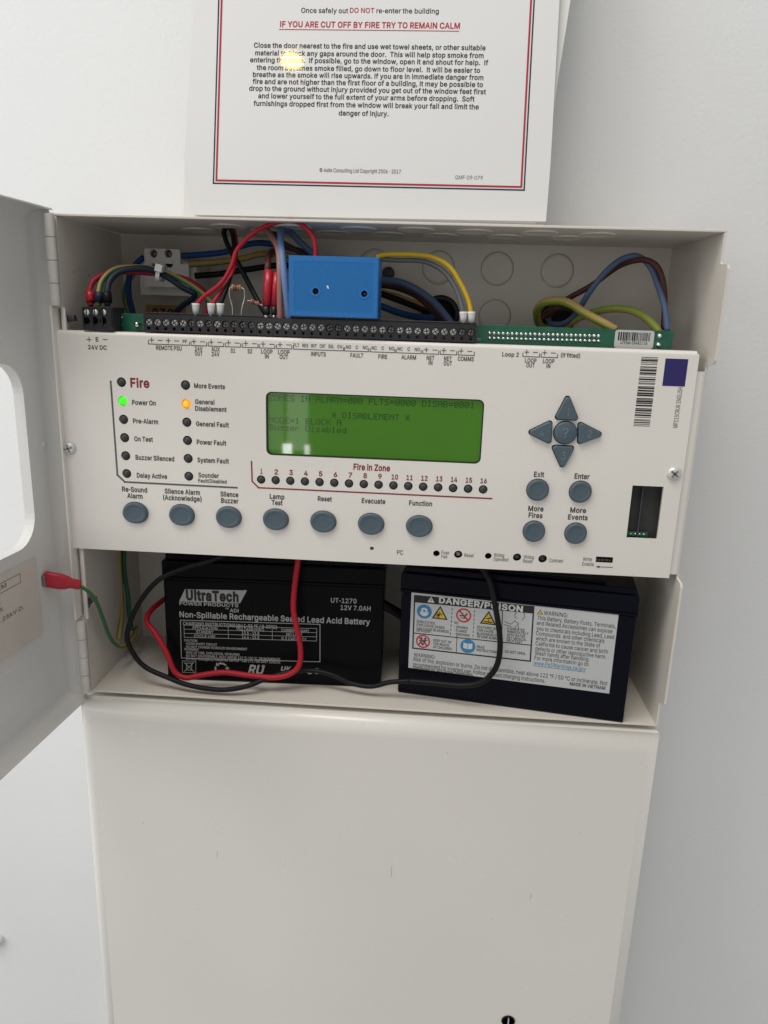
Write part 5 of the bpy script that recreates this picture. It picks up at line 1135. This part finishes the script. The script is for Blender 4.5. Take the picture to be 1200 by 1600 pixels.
o = wire('dark navy supply lead arching over and down behind the terminal strip', [(168, 478, .006), (167, 460, .007), (172, 437, .011), (192, 422, .016), (225, 420, .020), (254, 429, .023), (285, 450, .025), (305, 462, .028), (285, 478, .034), (266, 496, .040), (258, 512, .042)], 0.0018, 'wire_navy')
q = MB(); q.tube([at(168, 473, .006), at(167.5, 464, .0066), at(167, 457, .0072)], .0027, 'wire_black', 12); q.build('sleeve', o)
# cable tie
p_ = at(252, 427, .0235); q = MB(); tg = Vector((1, 0, -.25)).normalized()
F2 = Frame(p_, Vector((0, 1, 0)), Vector((.25, 0, 1)))
q.prism(F2, rrect(-.0062, .0062, -.0052, .0052, .004, 6), -.0012, .0012, 'tie_white', [rrect(-.0055, .0055, -.0045, .0045, .0034, 6)])
F3 = Frame(at(249, 419, .018), (1, 0, -.25), (.25, 0, 1)); q.fbox(F3, -.0022, .0024, -.0022, .0022, -.002, .0022, 'tie_white', .0004)
tag(q.build('cable_tie'), 'white plastic cable tie around the three supply leads', 'cable tie')
# mains tails
wire('blue mains wire running right from the top of the connector block', [(280, 400, .062), (310, 399, .064), (350, 394, .066), (390, 382, .068), (425, 381, .07), (470, 392, .072), (500, 405, .074)], 0.0020, 'wire_blue')
wire('green and yellow mains wire running right from connector block middle', [(293, 413, .062), (330, 411, .066), (370, 405, .07), (410, 396, .072), (450, 398, .074), (490, 412, .074)], 0.0020, 'wire_tan', 'wire_green', split=(2, 7))
wire('black mains wire running right from the lowest connector pole', [(304, 431, .062), (340, 428, .066), (390, 420, .07), (440, 414, .072), (480, 420, .074)], 0.0020, 'wire_black')
wire('blue mains wire bending down at left of the connector block', [(224, 402, .062), (212, 413, .063), (203, 432, .064), (201, 462, .066), (210, 492, .068), (216, 515, .068)], 0.0019, 'wire_blue')
wire('green and yellow mains wire bending down at left of connector block', [(226, 418, .064), (208, 428, .066), (197, 446, .068), (195, 468, .07), (202, 495, .07), (208, 515, .07)], 0.0018, 'wire_tan', 'wire_green', split=(2, 7))
# signalling wires from the roof knock-out
wire('black wire dropping from roof hole to a probe tip at terminal strip', [(356, 352, .040), (350, 364, .034), (358, 390, .030), (371, 410, .026), (392, 450, .020), (408, 478, .014), (416, 492, .008)], .0016, 'wire_black')
o = wire('black wire dropping from roof hole to rightmost of three left white ferrules', [(357, 352, .040), (364, 368, .030), (366, 395, .022), (362, 425, .014), (352, 452, .008), (344, 476, .004)], .0014, 'wire_black')
ferrule(o, 344.5, 474, 495, .004)
o = wire('thin red wire dropping from roof hole to middle left white ferrule', [(360, 352, .042), (366, 366, .036), (369, 395, .026), (363, 425, .014), (345, 455, .008), (331, 476, .004)], .0012, 'wire_red')
ferrule(o, 330, 474, 495, .004)
o = wire('long red wire arching from leftmost white ferrule over into blue box top', [(307, 476, .004), (320, 462, .005), (345, 443, .006), (361, 415, .007), (372, 388, .008), (400, 362, .008), (438, 347, .007), (465, 347, .006), (483, 362, .005), (491, 380, .005), (493, 404, .005)], .0013, 'wire_red')
ferrule(o, 306, 474, 493, .004)
# probes
wire('dark brown wire arching into the larger red probe sleeve', [(440, 400, .05), (428, 393, .035), (420, 400, .018), (419, 412, .008), (418, 425, .006)], 0.0019, 'wire_brown')
for i, (u0, u1, w_, v0, lb) in enumerate(((420, 416, .0026, 422, 'larger red sleeved probe plugged upright in the terminal strip'), (432, 428, .0020, 426, 'slimmer red sleeved probe beside the pale pink wire'))):
    a, b, c, d_ = at(u0, v0, .006), at(u1 + .6, 478, .004), at(u1, 491, .003), at(u1, 499, .003)
    t = thing('probe', lb, 'probe', d_, 'red probes in the terminal strip')
    q = MB(); q.tube([a, a.lerp(b, .5), b], w_, 'crimp_red', 12); q.build('sleeve', t)
    q = MB(); q.tube([b, c], w_ * .85, 'black_plastic', 12); q.build('probe_collar', t)
    q = MB(); q.tube([c, d_], w_ * .5, 'solder', 10); q.build('probe_tip', t)
# thick cores beside the box
wire('thick pale pink wire hanging straight beside the blue box', [(416, 358, .030), (425, 368, .020), (434, 388, .010), (436.5, 420, .003), (437, 460, .002), (438, 502, .003)], 0.0019, 'wire_pink')
wire('thick pale blue wire hanging along left edge of the blue box', [(441, 356, .024), (439, 370, .016), (441, 400, .006), (444, 440, .000), (449, 480, .000), (453, 503, .002)], 0.0020, 'wire_paleblue')
wire('slate blue wire sloping down behind the top of the blue box', [(441, 358, .028), (452, 362, .030), (470, 378, .030), (492, 398, .030), (505, 412, .030)], 0.0020, 'wire_slate')
wire('dark brown wire sloping behind the blue box top left corner', [(425, 362, .045), (440, 378, .046), (462, 392, .046), (485, 404, .044)], 0.0017, 'wire_brown')
# resistors
def resistor(lb, body_pts, leads, mb_, bands, r=.0016):
    t = thing('resistor', lb, 'resistor', at(*leads[0][-1]), 'resistors wired into the terminal strip')
    a, b = at(*body_pts[0]), at(*body_pts[1])
    P = [a.lerp(b, k / 8) for k in range(9)]; q = MB(); q.tube(P, r, mb_, 12, radii=[r * .5, r * 1.1, r * 1.1, r * .85, r * .82, r * .85, r * 1.1, r * 1.1, r * .5]); bd = q.build('resistor_body', t)
    for f in bands:
        q = MB(); q.tube([a.lerp(b, f - .04), a.lerp(b, f + .04)], r * 1.13, 'resistor_band', 12); q.build('colour_band', bd)
    for L_ in leads:
        q = MB(); q.tube(spline([at(*p_) for p_ in L_], 5), .00035, 'lead_wire', 6); q.build('lead', t)
resistor('small resistor bridging two terminals on tall bent silver legs', [(361.5, 448.5, .004), (377, 449.5, .004)], [[(362, 448.5, .004), (358.5, 452, .004), (359, 465, .004), (363, 480, .003), (363, 498, .003)], [(377, 449.5, .004), (381.5, 453, .004), (382, 466, .004), (378, 482, .003), (376, 499, .003)]], 'resistor_body', (.25, .42, .58, .78))
resistor('small reddish resistor lying tilted beside the red probes', [(391, 470, .004), (405, 475, .004)], [[(391, 470, .004), (386, 469.5, .004)], [(405, 475, .004), (411, 478, .004), (416, 484, .003)]], 'resistor_pink', (.25, .45, .7), .0013)
# right of the blue box
o = wire('yellow wire arching from blue box to rightmost white ferrule', [(588, 402, .012), (605, 399, .014), (640, 397, .014), (675, 402, .013), (703, 417, .010), (722, 445, .008), (732, 470, .006), (736, 490, .004)], .0014, 'wire_yellow')
ferrule(o, 736.5, 487, 505, .004)
o = wire('grey wire arching below the yellow one to second right ferrule', [(588, 404, .014), (620, 406, .016), (660, 408, .016), (690, 421, .013), (709, 444, .010), (719, 468, .007), (723.5, 490, .004)], .0014, 'wire_grey')
ferrule(o, 724, 487, 505, .004)
wire('thick slate blue wire sweeping from behind blue box down to the board', [(575, 435, .045), (600, 438, .045), (625, 441, .045), (652, 453, .045), (680, 476, .042), (705, 504, .036), (714, 520, .034)], 0.0023, 'wire_slate')
wire('brown wire following underneath the thick slate blue wire', [(580, 446, .056), (612, 446, .058), (648, 460, .056), (676, 484, .05), (700, 510, .042), (706, 520, .04)], 0.0021, 'wire_brown')
wire('black wire crossing from the blue box towards the open cable hole', [(575, 452, .060), (600, 460, .060), (635, 474, .064), (665, 487, .072), (685, 492, .086)], 0.0021, 'wire_black')
wire('tan yellow wire running behind the black one to the cable hole', [(578, 455, .07), (612, 462, .072), (645, 472, .076), (668, 480, .080), (686, 490, .09)], 0.0024, 'wire_tan')
wire('blue wire lowest of the group entering the open cable hole', [(575, 472, .052), (594, 478, .052), (625, 490, .056), (655, 496, .064), (680, 495, .080)], 0.0022, 'wire_blue')
# loop at the right
wire('thick yellow green earth wire coiled round the right cable hole', [(862, 515, .080), (845, 508, .070), (838, 490, .056), (846, 474, .046), (866, 469, .040), (888, 474, .034), (915, 490, .028), (945, 506, .022), (962, 516, .020)], 0.0026, 'wire_tan', 'wire_lime', split=(0, 4), n=12)
wire('yellow green earth wire arching low to the board right end', [(880, 512, .060), (900, 500, .052), (925, 488, .046), (955, 483, .040), (985, 485, .034), (1008, 495, .028), (1024, 512, .022), (1030, 522, .02)], 0.0023, 'wire_lime', 'wire_tan', split=(0, 4), n=12)
wire('brown wire arching highest across the right end of the panel', [(842, 500, .080), (862, 483, .066), (890, 466, .058), (925, 445, .052), (965, 417, .044), (1000, 405, .034), (1022, 413, .028), (1034, 437, .026), (1038, 475, .026), (1037, 515, .024)], 0.0018, 'wire_brown')
wire('slate blue wire arching beside the brown one at right end', [(856, 490, .070), (860, 505, .064), (880, 506, .056), (900, 490, .050), (920, 460, .044), (945, 425, .040), (970, 405, .038), (995, 401, .036), (1015, 416, .032), (1028, 447, .026), (1038, 480, .020), (1043, 518, .016)], 0.0018, 'wire_slate')
wire('dark brown wire curled inside the earth wire coil', [(842, 505, .078), (856, 492, .066), (872, 482, .06), (890, 484, .064), (900, 498, .07)], 0.0019, 'wire_brown')

# battery leads
wire('black battery lead looping left then crossing below both batteries', [(360, 862, .010), (330, 876, .010), (285, 888, .010), (245, 908, .009), (215, 945, .008), (200, 985, .008), (203, 1010, .009), (225, 1040, .008), (262, 1058, .006), (300, 1072, .004), (345, 1078, .003), (385, 1072, .005), (420, 1058, .011), (455, 1049, .016), (490, 1047, .018), (520, 1055, .017), (550, 1067, .015), (580, 1072, .013), (610, 1067, .012), (640, 1064, .011)], 0.0017, 'wire_black')
wire('black battery lead hanging in a curve over the danger label', [(632, 1064, .012), (670, 1066, .010), (715, 1072, .006), (745, 1069, .004), (765, 1058, .003), (777, 1035, .002), (781, 1000, .002), (775, 950, .004), (765, 910, .006), (752, 888, .008), (735, 868, .010)], 0.0019, 'wire_black')
wire('red battery lead hanging across the left battery front', [(467, 860, .012), (466, 880, .012), (460, 915, .013), (459, 950, .013), (464, 980, .013), (470, 1010, .013), (468, 1035, .012), (455, 1052, .011), (430, 1058, .010), (390, 1055, .011), (350, 1050, .012), (315, 1055, .011), (290, 1058, .010), (272, 1048, .011), (260, 1020, .013), (243, 990, .016), (229, 972, .020), (236, 953, .030), (262, 932, .045)], .0019, 'wire_red')
# earth lead of the door
t = thing('earth_lead', 'green and yellow earth lead with red crimp joined to the door', 'wire', at(100, 910, -.008))
ea = FD.pt(ta + .001, tb, .0035)
eb = at(126, 914, -.012)
q = MB()
dv = (eb - ea).normalized(); sd = dv.cross(Vector((0, 0, 1))).normalized(); uu = sd.cross(dv)
P = [ea - dv * .004, ea - dv * .003, ea + dv * .006, ea + (eb - ea) * .55, ea + (eb - ea) * .68, eb - dv * .001, eb]
wv = [.0040, .0050, .0050, .0042, .0029, .0029, .0026]; hv = [.0018, .0024, .0024, .0024, .0025, .0025, .0022]
vs = []; nn_ = 16
for p_, w_, h_ in zip(P, wv, hv):
    for k in range(nn_):
        an = 2 * math.pi * k / nn_; c, s_ = math.cos(an), math.sin(an)
        c = math.copysign(abs(c) ** .5, c); s_ = math.copysign(abs(s_) ** .5, s_)
        vs.append(p_ + uu * (w_ * c) + sd * (h_ * s_))
fs = [(i * nn_ + k, i * nn_ + (k + 1) % nn_, (i + 1) * nn_ + (k + 1) % nn_, (i + 1) * nn_ + k) for i in range(len(P) - 1) for k in range(nn_)]
fs += [tuple(range(nn_ - 1, -1, -1)), tuple(range((len(P) - 1) * nn_, len(P) * nn_))]
q.add(vs, fs, 'crimp_red', True); q.build('crimp_terminal', t)
q = MB(); q.tube(spline([eb - dv * .003, at(136, 922, -.010), at(150, 940, -.004), at(160, 965, .004), at(170, 992, .012), at(181, 1007, .020), at(192, 1010, .030), at(205, 1000, .045), at(214, 980, .06)], 7), .0014, 'wire_earthgreen', 10, 'wire_yellow', split=(2, 5)); q.build('insulated_core', t)
wire('green earth wire hanging down inside the left wall, right of its pair', [(194, 850, .06), (195, 890, .06), (199, 930, .06), (202, 960, .058), (206, 985, .055)], .0016, 'wire_earthgreen')
wire('yellow green earth wire hanging down inside left wall, left of its pair', [(186, 850, .055), (187, 890, .055), (190, 930, .055), (190, 965, .05), (186, 1000, .04)], .0017, 'wire_tan', 'wire_green', split=(2, 6))
wire('thick black lead bridging the gap between both batteries', [(585, 935, .040), (602, 945, .040), (616, 955, .042), (640, 968, .046)], .0035, 'wire_black')

flush_text()
